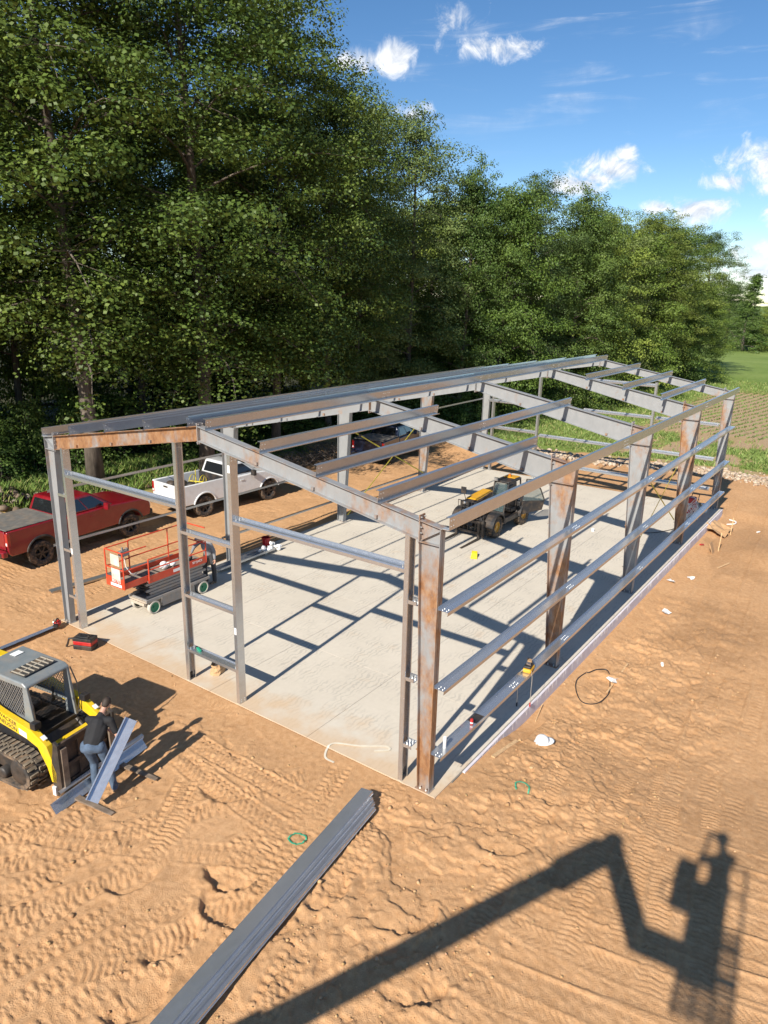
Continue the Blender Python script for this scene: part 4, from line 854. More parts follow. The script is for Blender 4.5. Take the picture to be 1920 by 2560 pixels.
for s_ in (-1, 1):
    for k in range(5):
        z = .53+k*.098; dx = .12 if k % 2 else 0
        b = MB(); b.prism([(-1.08+dx, -.042), (1.1-dx, -.042), (1.16-dx, 0), (1.1-dx, .042), (-1.08+dx, .042), (-1.14+dx, 0)], (0, s_*(.30+.0*k), z), (1,0,0), (0,0,1), .05); b.build('scissor_arm', LG, T, 0, .006)
b = MB()
for k in range(5):
    for x in (-.9, 0, .9): b.cyl((x, -.27, .53+k*.098), (x, .27, .53+k*.098), .02, 6)
b.build('cross_pins', DKSTEEL, T)['kind'] = 'stuff'
b = MB(); b.b2((-1.1, -.41, 1.03), (1.1, .41, 1.075)); b.build('deck', paint('lift_deck', (.24,.2,.17), .8, var=.3, dirt=DUST, dirt_amt=.5), T)
b = MB(); b.b2((-1.86, -.36, 1.08), (-.6, .36, 1.11)); b.build('extension_deck', MATS['lift_deck'], T)
for s_ in (-1, 1):
    b = MB(); b.b2((-1.08, s_*.41, 1.0), (1.1, s_*.435, 1.22)); tb = b.build('toe_board', ORG, T)
    b = MB(); b.b2((-1.84, s_*.37, 1.06), (-1.0, s_*.395, 1.24)); b.build('toe_board', ORG, T)
    if s_ < 0:
        text('decal', 'SKYJACK', .1, WHITE, tb, (.72, -.4385, 1.13), (1,0,0), (0,0,1), .002); b = MB(); b.b2((-.2, -.4385, 1.07), (.3, -.4355, 1.16)); b.build('white_decal', WHITE, tb)
b = MB(); b.b2((-1.875, -.4, 1.05), (-1.85, .4, 1.34)); tb = b.build('toe_board', ORG, T); tb['label'] = 'bright orange end panel with white fleet number'
text('fleet_number', '801703', .13, WHITE, tb, (-1.879, -.06, 1.24), (0,-1,0), (0,0,1), .002); b = MB(); b.b2((-1.8785, -.28, 1.085), (-1.8755, .2, 1.17)); b.build('white_decal', WHITE, tb)
def rails(xa, xb, y, z0, z1, ends, zm=None):
    for z in (z1, (z0+z1)/2 if zm is None else zm): b = MB(); b.tube([(xa, y, z), (xb, y, z)], .02, 8); b.build('guard_rail', ORG, T)
    for x in ends: b = MB(); b.tube([(x, y, z0), (x, y, z1)], .02, 8); b.build('rail_post', ORG, T)
for s_ in (-1, 1):
    rails(-1.06, 1.08, s_*.425, 1.08, 2.12, (-1.06, .35, 1.08) if s_ > 0 else (-1.06, 1.08)) if s_ > 0 else rails(-1.06, 1.08, s_*.425, 1.08, 1.72, (-1.06, 1.08), 1.4)
    rails(-1.86, -1.06, s_*.385, 1.08, 2.12, (-1.86,))
for x, z1, w in ((-1.86, 2.12, .385), (1.08, 2.12, .425)):
    for z in (z1, (1.1+z1)/2): b = MB(); b.tube([(x, -w, z), (x, w, z)], .02, 8); b.build('guard_rail', ORG, T)
for z in (1.30, 1.72): b = MB(); b.b2((-1.885, -.26, z), (-1.878, .12, z+.32)); b.build('notice_plate', paint('weathered_notice', (.58,.54,.47), .7, var=.25), T)
b = MB(); b.b2((-1.42, .3, 1.72), (-1.12, .42, 1.9)); b.b2((-1.35, .32, 1.9), (-1.3, .36, 2.0)); b.b2((-1.22, .3, 1.9), (-1.15, .38, 1.95)); b.build('control_box', LG, T, 0, .01)
b = MB(); b.tube([(-1.3,.33,1.72),(-1.28,.3,1.4),(-1.2,.2,1.2),(-1.05,.15,1.12)], .012, 6); b.build('control_cable', WHITE, T)
# clutter on the deck
rc = random.Random(9)
for nm, lab, mat in (('rope_coil','heap of pale rope on the scissor lift deck',WHITE),('tool_bag','dark tool bag on the scissor lift deck',BLACK)):
    b = MB(); x = 2.6 if nm == 'rope_coil' else 3.25
    for i in range(7): b.ell((x+rc.uniform(-.22,.22), 11.05+rc.uniform(-.14,.14), 1.12+rc.uniform(.02,.1)), (rc.uniform(.06,.14), rc.uniform(.05,.1), rc.uniform(.03,.08)), 9, 6)
    tag(b.build(nm, mat, None, True), lab, 'rope' if nm == 'rope_coil' else 'bag')
text('decal', 'UNITED', .07, WHITE, T, (.25, -.415, .455), (1,0,0), (0,0,1), .002)
# ================================================================ TELEHANDLER (faces -x, cab on the near side, door open)
T = thing('telehandler', 'yellow and black telehandler with forks and its cab door open on the slab', 'telehandler', (15.5, 6.82, 0), R(178.5))
for x in (1.13, -1.15):
    for s_ in (-1, 1): wheel(T, (x, s_*.72, .43), .43, .34, YELT, rr=.5, spokes=0, lug=16, side=s_)
b = MB(); b.b2((-1.9, -.42, .35), (1.55, .42, .78)); b.b2((-1.95,-.75,.55),(-1.2,.2,1.2)); b.build('chassis', BLACK, T, 0, .03)
for x, s_ in ((1.13, 1), (1.13, -1), (-1.15, 1), (-1.15, -1)):
    b = MB(); pts = [(x+.54*math.cos(a), .43+.54*math.sin(a)) for a in np.linspace(math.pi*.98, .1, 12)]; pin = [(x+.5*math.cos(a), .43+.5*math.sin(a)) for a in np.linspace(.1, math.pi*.98, 12)]
    b.prism(pts+pin, (0, s_*.74, 0), (1,0,0), (0,0,1), .42); b.build('mudguard', BLACK, T, 0, .01)
b = MB(); b.prism([(-1.9,.78),(-.1,.78),(1.0,.8),(1.25,1.05),(.9,1.22),(-.2,1.36),(-1.9,1.3)], (0,-.5,0), (1,0,0), (0,0,1), .62); b.build('engine_cover', BLACK, T, 0, .06); b = MB(); b.hexa([(-.5,-.78,1.33),(.85,-.78,1.24),(.85,-.24,1.24),(-.5,-.24,1.33),(-.5,-.76,1.39),(.8,-.76,1.28),(.8,-.26,1.28),(-.5,-.26,1.39)]); b.build('bonnet', YELT, T, 0, .02)
for x in (.4, .62, .84): b = MB(); b.b2((x, -.815, .9), (x+.12, -.808, 1.05)); b.build('vent', BLACK, T)
# boom
b = MB(); b.bar((-1.75,.02,1.45), (1.1,.02,1.02), .26, .3); b.build('boom', BLACK, T, 0, .02); b = MB(); b.bar((-.4,.02,1.25), (1.6,.02,.94), .2, .22); b.bar((1.5,.02,.98),(1.75,.02,.45),.2,.2); b.build('inner_boom', BLACK, T, 0, .02)
# cab on its left side (+y local)
cx0, cx1, cy0, cy1 = -.75, .55, .2, .86
PST = [(cx1+.12, .75), (cx1-.18, 2.0), (cx0+.1, 2.05), (cx0-.08, .95)]
for y in (cy0+.03, cy1-.03):
    for (xa, za), (xb, zb) in zip(PST, PST[1:]): b = MB(); b.tube([(xa,y,za),(xb,y,zb)], .035, 8); b.build('cab_post', BLACK, T)
b = MB(); b.b2((cx0+.05, cy0, 2.02), (cx1-.15, cy1, 2.1)); rfx = b.build('cab_roof', BLACK, T, 0, .03); b = MB(); b.b2((cx0+.04, cy0+.1, 2.101), (cx0+.5, cy1-.08, 2.13)); b.build('roof_panel', YELT, rfx, 0, .01)
b = MB(); b.b2((cx0-.12, cy0+.01, .42), (cx1+.1, cy1-.01, .62)); b.b2((cx0-.12, cy0+.01, .62), (cx0+.02, cy1-.01, 1.05)); b.b2((cx1-.02, cy0+.01, .62), (cx1+.12, cy1-.01, .9)); b.build('cab_base', BLACK, T, 0, .03)
b = MB(); b.hexa([(cx1+.1,cy0+.05,.92),(cx1+.1,cy1-.05,.92),(cx1+.09,cy1-.05,.93),(cx1+.09,cy0+.05,.93),(cx1-.17,cy0+.05,1.98),(cx1-.17,cy1-.05,1.98),(cx1-.18,cy1-.05,1.99),(cx1-.18,cy0+.05,1.99)]); b.build('windscreen', CGLASS, T)
b = MB(); b.prism([(cx0-.04,1.0),(cx1+.04,1.0),(cx1-.2,1.97),(cx0+.1,1.97)], (0,cy0,0), (1,0,0), (0,0,1), .01); b.build('side_window', CGLASS, T)
b = MB(); b.b2((cx0+.1, cy0+.12, .7), (cx0+.55, cy1-.12, .88)); b.b2((cx0+.05, cy0+.12, .88), (cx0+.2, cy1-.12, 1.45)); b.build('seat', BLACK, T, 0, .04)
b = MB(); b.lathe([(.17,-.01),(.18,0),(.17,.01),(.16,0),(.17,-.01)], (cx1-.18, (cy0+cy1)/2, 1.2), (-.6,0,1), 16); b.cyl((cx1-.18,(cy0+cy1)/2,1.2),(cx1+.02,(cy0+cy1)/2,.8),.025,8); b.build('steering_wheel', BLACK, T)['kind'] = 'stuff'
b = MB(); b.cyl((cx0+.42,cy0+.3,2.1),(cx0+.42,cy0+.3,2.24),.05,10); b.build('beacon', paint('beacon_orange', (.7,.2,.02), .2), T)
b = MB(); b.b2((cx1-.12,cy0+.06,2.1),(cx1-.02,cy0+.22,2.22)); b.build('work_lamp', CHROME, T)
# open door, hinged at the rear of the cab
hd_ = bpy.data.objects.new('cab_door', None); COL.objects.link(hd_); hd_.parent = T; hd_.location = (cx0-.05, cy1, 0); hd_.rotation_euler = (0,0,R(-32))
b = MB(); b.prism([(-.02,.5),(-1.02,.62),(-1.12,1.02),(-.05,1.08)], (0,0,0), (1,0,0), (0,0,1), .05); b.build('door_panel', BLACK, hd_, 0, .015)
b = MB(); b.tube([(-.03,0,1.08),(-.2,0,1.98),(-.55,0,1.95),(-.9,0,1.5),(-1.12,0,1.02)], .028, 8); b.build('door_frame', BLACK, hd_)
b = MB(); b.prism([(-.06,1.08),(-1.1,1.02),(-.88,1.5),(-.54,1.94),(-.21,1.96)], (0,0,0), (1,0,0), (0,0,1), .008); b.build('door_glass', CGLASS, hd_)
# carriage, guard and forks
b = MB()
for z in (.2, .62): b.b2((1.72,-.62,z),(1.82,.62,z+.1))
for y in np.linspace(-.6,.6,8): b.b2((1.75,y-.015,.3),(1.79,y+.015,.66))
for s_ in (-1,1): b.b2((1.72, s_*.56, .12),(1.84, s_*.64, .8))
b.build('fork_carriage', DKSTEEL, T)['kind'] = 'stuff'
b = MB()
for y in np.linspace(-.58,.58,9): b.tube([(1.74,y,.75),(1.74,y,1.42)], .012, 5)
for z in (.78,1.42): b.tube([(1.74,-.6,z),(1.74,.6,z)], .018, 6)
b.build('load_guard', BLACK, T)['kind'] = 'stuff'
for y in (-.55, .45):
    b = MB(); b.b2((1.83,y-.05,.05),(1.88,y+.05,.75)); b.hexa([(1.83,y-.05,.02),(3.15,y-.045,.02),(3.15,y+.045,.02),(1.83,y+.05,.02),(1.83,y-.05,.07),(3.15,y-.045,.03),(3.15,y+.045,.03),(1.83,y+.05,.07)]); b.build('fork', DKSTEEL, T)
b = MB(); b.tube([(1.05,-.6,1.1),(1.2,-.68,1.6)], .014, 6); b.b2((1.18,-.8,1.55),(1.22,-.58,1.8)); b.build('mirror', BLACK, T); b = MB(); b.tube([(.5,.9,1.0),(.6,.98,1.7)], .012, 6); b.ell((.6,.98,1.75),(.05,.09,.12)); b.build('mirror', BLACK, T)
for y in (-.3, .3): b = MB(); b.ell((1.32,y-.25,1.2),(.05,.07,.07)); b.build('headlight', CHROME, T)
b = MB(); b.b2((1.1,-.75,1.0),(1.3,-.35,1.25)); b.build('lamp_box', BLACK, T)
# ================================================================ TRACKED SKID STEER (faces -y)
SK = (-3.93, 7.12, gz(-3.9,7.1)+.0); SKR = R(-81)
T = thing('skid_steer', 'yellow and grey tracked skid steer loader with forks at the left edge', 'skid steer', SK, SKR)
CABG = paint('cab_grey', (.19,.215,.225), .45, var=.08, dirt=DUST, dirt_amt=.25, coat=.2); TRK = paint('track_rubber', (.045,.042,.04), .9, var=.3, dirt=DUST, dirt_amt=.75, bmp=.3); LUGM = paint('track_lug', (.2,.165,.12), .95, var=.35)
for s_ in (-1, 1):
    # oblong track loop with sloped ends
    loop = [(-1.05,.0),(.78,.0),(.98,.05),(1.12,.2),(1.14,.38),(1.04,.55),(.8,.66),(.0,.7),(-.9,.68),(-1.12,.6),(-1.28,.42),(-1.28,.24),(-1.2,.08)]
    inner = [(x*.93-.01, .06+z*.84) for x, z in loop]
    n = len(loop); b = MB()
    for yy, w in ((0, .4),):
        y0, y1 = s_*.68-w/2, s_*.68+w/2
        vs = [(x, y0, z) for x, z in loop]+[(x, y1, z) for x, z in loop]+[(x, y0, z) for x, z in inner]+[(x, y1, z) for x, z in inner]
        fs = []
        for i in range(n): j = (i+1) % n; fs += [(i, j, n+j, n+i), (2*n+i, 3*n+i, 3*n+j, 2*n+j), (i, 2*n+i, 2*n+j, j), (n+i, n+j, 3*n+j, 3*n+i)]
        b.add(vs, fs)
    tk_ = b.build('track', TRK, T)
    # lugs
    per = []; 
    for i in range(n):
        a, c = Vector(loop[i]), Vector(loop[(i+1) % n]); per.append((a, c, (c-a).length))
    tot = sum(q[2] for q in per); NL = 44; lugm = None; k = 0; d0 = 0
    lb = MB(); lb.box((0,0,.012),(.05,.165,.03)); lb.box((.022,.07,.012),(.06,.04,.03)); lme = lb.mesh('lug', LUGM)
    for kk in range(NL):
        d = tot*kk/NL; acc_ = 0
        for a, c, l_ in per:
            if d < acc_+l_: break
            acc_ += l_
        p_ = a+(c-a)*((d-acc_)/l_); tg_ = (c-a).normalized(); nx2 = Vector((tg_.y, -tg_.x))
        for h_ in (-1, 1):
            o = link('lug', lme, tk_); q = p_ if h_ < 0 else p_
            X_ = V(tg_.x,0,tg_.y)*h_; Z_ = V(nx2.x,0,nx2.y); Y_ = Z_.cross(X_)
            pos = V(q.x, s_*.68+h_*.1, q.y)+(V(tg_.x,0,tg_.y)*(tot/NL*.5) if h_ > 0 else V(0,0,0))
            o.matrix_local = Matrix(((X_.x,Y_.x,Z_.x,pos.x),(X_.y,Y_.y,Z_.y,pos.y),(X_.z,Y_.z,Z_.z,pos.z),(0,0,0,1)))
    for x, z, r in ((.82,.33,.27),(-1.0,.34,.24),(-.5,.16,.12),(-.1,.16,.12),(.3,.16,.12)):
        b = MB(); b.lathe([(.001,-.06),(r*.5,-.07),(r*.9,-.05),(r,-.03),(r,.1)], (x, s_*.80, z), (0,-s_,0), 18); b.build('track_roller', DKSTEEL, T, 40)
    b = MB(); b.prism([(-1.1,.2),(.8,.2),(.85,.5),(-1.0,.52)], (0, s_*.56, 0), (1,0,0), (0,0,1), .3); b.build('track_frame', DKSTEEL, T)
    # lift arm: flat bar along the side, dropping to the plate
    ym = s_*.60; pl = [(-1.35,1.62),(-.9,1.66),(.3,1.36),(1.05,1.22),(1.42,1.0),(1.62,.5),(1.6,.26),(1.46,.26),(1.38,.55),(1.18,.9),(.9,1.0),(.2,1.12),(-.9,1.36),(-1.35,1.35)]
    b = MB(); b.prism(pl, (0, ym, 0), (1,0,0), (0,0,1), .13); am = b.build('lift_arm', YEL, T, 0, .012)
    if s_ < 0:
        yy = ym-.067
        text('lettering', 'WACKER', .12, BLACK, am, (.42, yy, 1.285), (1,0,-.235), (0,0,1), .002); text('lettering', 'NEUSON', .12, BLACK, am, (.43, yy, 1.165), (1,0,-.235), (0,0,1), .002)
        b = MB(); b.prism([(.72,1.06),(.92,1.015),(.92,1.13),(.72,1.18)], (0, yy, 0), (1,0,0), (0,0,1), .004); b.build('white_decal', WHITE, am)
    b = MB(); b.box((1.3, s_*.60, 1.118),(.1,.09,.006), 0, 0, .55); b.build('warning_decal', WHITE, am); b = MB(); b.b2((-1.55, s_*.45, .6),(-1.05, s_*.68, 1.64)); b.build('rear_tower', YEL, T, 0, .04)
    b = MB(); b.prism([(.9,.62),(1.3,.5),(1.32,.72),(.95,1.02),(.7,1.0)], (0, s_*.66, 0), (1,0,0), (0,0,1), .34); pass
    b = MB(); b.cyl((.95, s_*.42, .85),(1.55, s_*.42, .42),.045,10); b.build('tilt_cylinder', DKSTEEL, T)
    b = MB(); b.b2((1.0, s_*.5, 1.22),(1.14, s_*.64, 1.36)); b.build('work_light', BLACK, T, 0, .01)
b = MB(); b.b2((-1.5,-.44,.25),(.95,.44,.95)); b.b2((-1.58,-.45,.5),(-.5,.45,1.45)); b.build('body', BLACK, T, 0, .04)
b = MB(); b.b2((-1.62,-.44,.55),(-1.585,.44,1.4)); b.build('rear_door', YEL, T, 0, .02)
# cab: posts, roof, screens
rf = [(-.5,2.06),(.72,2.02),(.82,1.96),(.82,1.9),(-.55,1.94)]
b = MB(); b.prism(rf, (0,0,0), (1,0,0), (0,0,1), .98); rfo = b.build('cab_roof', CABG, T, 0, .035, seg=3)
b = MB(); b.b2((.22,-.36,2.052),(.62,.36,2.066)); b.build('roof_window', paint('roof_window_dark', (.05,.05,.05), .4, dirt=DUST, dirt_amt=.6), rfo, 0, .02)
b = MB()
for y in np.linspace(-.32,.32,7): b.b2((.24,y-.012,2.066),(.60,y+.012,2.076))
b.b2((.41,-.34,2.0665),(.43,.34,2.0775)); b.build('roof_guard', paint('dusty_guard', (.4,.35,.27), .8), rfo)['kind'] = 'stuff'
b = MB(); b.b2((-.38,.1,2.062),(-.22,.3,2.068)); b.build('white_decal', WHITE, rfo)
for s_ in (-1, 1):
    b = MB(); b.hexa([(.62,s_*.42-.03,.92),(.98,s_*.42-.03,.92),(.98,s_*.42+.03,.92),(.62,s_*.42+.03,.92),(.7,s_*.455-.03,1.95),(.82,s_*.455-.03,1.95),(.82,s_*.455+.03,1.95),(.7,s_*.455+.03,1.95)]) if False else b.prism([(.66,.92),(.95,.92),(.82,1.95),(.70,1.95)], (0,s_*.45,0), (1,0,0), (0,0,1), .06); b.build('front_post', CABG, T, 0, .012)
    b = MB(); b.prism([(-.56,1.2),(-.42,1.2),(-.42,1.95),(-.55,1.95)], (0,s_*.45,0), (1,0,0), (0,0,1), .06); b.build('rear_post', CABG, T, 0, .012)
    b = MB(); b.prism([(-.42,1.2),(.7,1.2),(.68,1.28),(-.42,1.28)], (0,s_*.45,0), (1,0,0), (0,0,1), .05); b.build('side_sill', CABG, T)
    b = MB()
    # expanded-metal screen
    x0_, x1_, z0_, z1_ = -.42, .69, 1.27, 1.93; st = .072
    k = -12
    while k*st < 2.2:
        for sg_ in (1, -1):
            # line z = z0 + sg*(x - c)*.62
            c0 = x0_+k*st; pts_ = []
            for x in (x0_, x1_):
                pass
            za = z0_ if sg_ > 0 else z1_; xa = c0; xb = c0+sg_*0+(z1_-z0_)/1.5
            a, c = [xa, za], [xb, z1_ if sg_ > 0 else z0_]
            for P_, Q_ in ((a, c), (c, a)):
                for lim in (x0_, x1_):
                    if (P_[0]-lim)*(1 if lim == x0_ else -1) < 0 and abs(Q_[0]-P_[0]) > 1e-6:
                        t_ = (lim-P_[0])/(Q_[0]-P_[0]); P_[1] += (Q_[1]-P_[1])*t_; P_[0] = lim
            if x0_-1e-4 <= a[0] <= x1_+1e-4 and x0_-1e-4 <= c[0] <= x1_+1e-4 and abs(a[0]-c[0]) > .01 and z0_-.001 <= a[1] <= z1_+.001 and z0_-.001 <= c[1] <= z1_+.001: b.bar((a[0], s_*.455, a[1]), (c[0], s_*.455, c[1]), .006, .012, (0,1,0))
        k += 1
    b.build('mesh_screen', paint('screen_grey', (.3,.29,.28), .6, .3), T)['kind'] = 'stuff'
b = MB(); b.b2((-.5,-.4,1.22),(-.46,.4,1.92)); b.build('rear_panel', BLACK, T)
b = MB(); b.b2((-.3,-.26,1.02),(.2,.26,1.16)); b.b2((-.42,-.26,1.1),(-.28,.26,1.68)); b.build('seat', BLACK, T, 0, .04)
for s_ in (-1,1):
    b = MB(); b.b2((.1,s_*.3,1.12),(.42,s_*.4,1.2)); b.cyl((.4,s_*.35,1.2),(.44,s_*.35,1.36),.02,8); b.ell((.44,s_*.35,1.4),(.035,.035,.05)); b.build('joystick_console', BLACK, T, 0, .01)
    b = MB(); b.tube([(.86,s_*.47,1.95),(.98,s_*.5,1.6),(1.0,s_*.5,1.3),(.98,s_*.46,1.05)], .014, 6); b.build('grab_hose', BLACK, T)
b = MB(); b.prism([(.9,.8),(1.28,.5),(1.3,.56),(.94,.88)], (0,0,0), (1,0,0), (0,0,1), .8); b.build('foot_step', BLACK, T, 0, .01); b = MB(); b.b2((1.2,-.52,.72),(1.36,.52,.84)); b.build('cross_tube', YEL, T, 0, .02)
b = MB(); b.b2((.5,-.4,.9),(.95,.4,.95)); b.build('cab_floor', DKSTEEL, T)
# attachment plate and forks
b = MB()
b.b2((1.62,-.6,.98),(1.68,.6,1.08)); b.b2((1.62,-.6,.12),(1.68,.6,.24)); b.b2((1.6,-.6,.24),(1.64,.6,.98))
for y in (-.6,-.2,.2,.56): b.b2((1.64,y,.24),(1.69,y+.05,.98))
b.b2((1.66,-.45,.55),(1.7,.45,.62)); b.build('attachment_plate', paint('plate_brown', (.06,.042,.035), .6, .2, dirt=DUST, dirt_amt=.3), T)['kind'] = 'stuff'
for s_ in (-1, 1):
    b = MB(); b.prism([(1.5,.0),(1.72,.0),(1.72,1.1),(1.62,1.16),(1.5,.6)], (0, s_*.64, 0), (1,0,0), (0,0,1), .05); b.build('plate_cheek', DKSTEEL, T)
    b = MB(); b.b2((1.7,s_*.55-.06,.02),(1.75,s_*.55+.06,1.0)); b.hexa([(1.75,s_*.55-.06,.0),(2.85,s_*.55-.045,.0),(2.85,s_*.55+.045,.0),(1.75,s_*.55+.06,.0),(1.75,s_*.55-.06,.05),(2.85,s_*.55-.045,.015),(2.85,s_*.55+.045,.015),(1.75,s_*.55+.06,.05)]); b.build('fork', paint('fork_steel_%d' % s_, (.26,.2,.15), .6, .35, var=.35), T)
b = MB(); b.b2((1.5,-.7,.02),(1.58,-.6,.2)); b.build('white_decal', WHITE, T)
# ================================================================ PEOPLE
SKIN = paint('skin', (.50,.27,.19), .5, var=.08, scale=12); HAIR = paint('dark_hair', (.035,.023,.016), .7, bmp=.6); SHIRT = paint('black_tshirt', (.014,.014,.016), .85, var=.2); JEANS = paint('blue_jeans', (.07,.105,.16), .85, var=.25, scale=9)
BOOT = paint('tan_boots', (.21,.15,.1), .8, dirt=DUST, dirt_amt=.5); GREYS = paint('grey_hoodie', (.22,.225,.24), .9, var=.15); DKPANT = paint('dark_trousers', (.045,.045,.05), .85)
def cap(b, a, c, ra, rb, n=10):
    a, c = Vector(a), Vector(c); d = (c-a).normalized()
    b.tube([a-d*ra*.9, a-d*ra*.55, a, c, c+d*rb*.55, c+d*rb*.9], [ra*.4, ra*.82, ra, rb, rb*.82, rb*.4], n)
def flesh(name, b, mat, par, vox, sm=4):
    o = b.build(name, mat, par, True); md = o.modifiers.new('remesh', 'REMESH'); md.mode = 'VOXEL'; md.voxel_size = vox; md.use_smooth_shade = True
    s = o.modifiers.new('smooth', 'SMOOTH'); s.iterations = sm; s.factor = .5; return o
def figure(name, label, J, face, shirt, pants, grip=None, sleeves='short', hat=None):
    """J: joint name -> world point; face: facing direction"""
    J = {k: Vector(v) for k, v in J.items()}; base = (J['ankR']+J['ankL'])/2; base.z = min(J['ankR'].z, J['ankL'].z)-.09
    T = thing(name, label, 'person', base); J = {k: v-base for k, v in J.items()}; f = Vector(face).normalized(); rt_ = f.cross(V(0,0,1)).normalized()
    hd_ = J['head']; nk = J['neck']; up_ = (hd_-nk).normalized(); fh = (f-up_*f.dot(up_)).normalized(); rh = fh.cross(up_).normalized()
    HR = Matrix((rh, fh, up_)).transposed()
    b = MB()
    b.ell(hd_+up_*.02, (.076,.096,.115), 14, 10, HR); b.ell(hd_-up_*.06+fh*.028, (.056,.068,.062), 12, 8, HR)
    b.ell(hd_-up_*.015+fh*.104, (.013,.02,.024), 8, 6, HR)                      # nose
    b.ell(hd_-up_*.062+fh*.088, (.026,.01,.009), 8, 6, HR)                      # mouth
    for s_ in (-1, 1):
        b.ell(hd_+rh*s_*.077-up_*.005, (.012,.026,.034), 8, 6, HR)              # ears
        b.ell(hd_+rh*s_*.032+fh*.086+up_*.018, (.02,.012,.01), 8, 6, HR)        # brow
    cap(b, nk-up_*.06, hd_-up_*.05, .058, .054)
    ch, pv = J['chest'], J['pelvis']
    cap(b, pv, (pv+ch)/2, .135, .125); cap(b, (pv+ch)/2, ch, .125, .14); cap(b, J['shR'], J['shL'], .055, .055); cap(b, ch, nk, .12, .06)
    for s in 'RL':
        cap(b, J['sh'+s], J['el'+s], .05, .04); cap(b, J['el'+s], J['wr'+s], .041, .027)
        cap(b, J['hip'+s], J['kn'+s], .085, .055); cap(b, J['kn'+s], J['ank'+s], .056, .038); cap(b, J['ank'+s], J['ank'+s]+f*.14-V(0,0,.05), .036, .03)
        # hand: palm, four fingers, thumb
        w = J['wr'+s]; d = (J['hand'+s]-w).normalized(); n = (grip or f).normalized() if grip else f; sv = d.cross(n)
        if sv.length < .05: sv = d.cross(V(0,0,1))
        sv.normalize(); n = sv.cross(d)
        pc = w+d*.05; b.ell(pc, (.021,.041,.05), 10, 7, Matrix((n, sv, d)).transposed()); cap(b, w-d*.02, pc, .026, .024)
        for k, l_ in enumerate((.07,.08,.075,.058)):
            r0 = pc+d*.045+sv*(.03-.02*k); k1 = r0+d*l_*.5+n*.012; k2 = k1+d*l_*.2+n*l_*.42
            cap(b, r0-d*.02, k1, .0095, .009, 7); cap(b, k1, k2, .009, .0078, 7)
        t0 = pc-d*.015+sv*.035; t1 = t0+sv*.032+d*.03+n*.014; cap(b, t0, t1, .012, .0105, 7); cap(b, t1, t1+d*.028+n*.02, .0105, .009, 7)
    flesh('body', b, SKIN, T, .0075, 2)
    b = MB(); b.ell(hd_+up_*.05-fh*.014, (.08,.097,.092), 14, 10, HR); b.ell(hd_-fh*.045-up_*.0, (.073,.056,.075), 12, 8, HR)
    hr = flesh('hair', b, HAIR, T, .012, 1)
    if hat:
        b = MB(); b.lathe([(.125,-.01),(.118,.03),(.105,.075),(.06,.115),(.001,.125)], hd_+up_*.06, up_, 20); b.ell(hd_+up_*.06+fh*.1, (.09,.08,.008), 12, 4, HR); b.build('cap', hat, T, True)
    b = MB(); cap(b, pv+(ch-pv)*.12, (pv+ch)/2, .155, .15); cap(b, (pv+ch)/2, ch, .15, .158); cap(b, J['shR'], J['shL'], .072, .072); cap(b, ch, nk-up_*.03, .13, .07)
    for s in 'RL':
        e = J['el'+s] if sleeves == 'long' else J['sh'+s].lerp(J['el'+s], .72); cap(b, J['sh'+s], e, .07, .062)
        if sleeves == 'long': cap(b, J['el'+s], J['el'+s].lerp(J['wr'+s], .93), .057, .042)
        cap(b, ch.lerp(pv, .25)+(J['sh'+s]-ch)*.45, pv+(J['hip'+s]-pv)*.5+V(0,0,.06), .105, .11)
    flesh('hoodie' if sleeves == 'long' else 't_shirt', b, shirt, T, .013, 5)
    b = MB(); cap(b, pv+(ch-pv)*.1, pv, .15, .15)
    for s in 'RL': cap(b, J['hip'+s]+V(0,0,.05), J['kn'+s], .108, .078); cap(b, J['kn'+s], J['ank'+s], .08, .066); cap(b, pv-f*.06, J['hip'+s]-f*.04, .11, .1)
    flesh('trousers', b, pants, T, .013, 5)
    b = MB(); a = pv+(ch-pv)*.2
    for s in 'RL':
        b = MB(); an = J['ank'+s]; cap(b, an+V(0,0,.05), an-V(0,0,.02), .055, .056); ff = V(f.x,f.y,0).normalized(); b.ell(an+ff*.07-V(0,0,.045), (.05,.05,.045), 10, 6); b.ell(an+ff*.15-V(0,0,.055), (.048,.06,.034), 10, 6); b.ell(an-ff*.02-V(0,0,.05), (.045,.05,.04), 10, 6)
        flesh('boot', b, BOOT, T, .012, 3)
    return T
zg = gz(-3.65, 4.95)
figure('person', 'person in black T-shirt and jeans bending to lift a steel section by the skid steer', {
 'ankR': (-3.60,4.78,zg+.09), 'ankL': (-3.78,5.12,zg+.09), 'knR': (-3.60,4.92,.53), 'knL': (-3.72,5.18,.53), 'hipR': (-3.74,4.90,.96), 'hipL': (-3.90,5.08,.97), 'pelvis': (-3.84,4.99,1.0),
 'chest': (-3.62,5.06,1.34), 'neck': (-3.50,5.11,1.49), 'head': (-3.38,5.15,1.60), 'shR': (-3.47,4.90,1.40), 'shL': (-3.70,5.24,1.40), 'elR': (-3.43,4.80,1.10), 'wrR': (-3.40,4.86,.90), 'handR': (-3.38,4.90,.80),
 'elL': (-3.58,5.30,1.15), 'wrL': (-3.36,5.18,1.02), 'handL': (-3.28,5.10,.97)}, (.72,.55,-.42), SHIRT, JEANS, V(.3,.6,-.3))
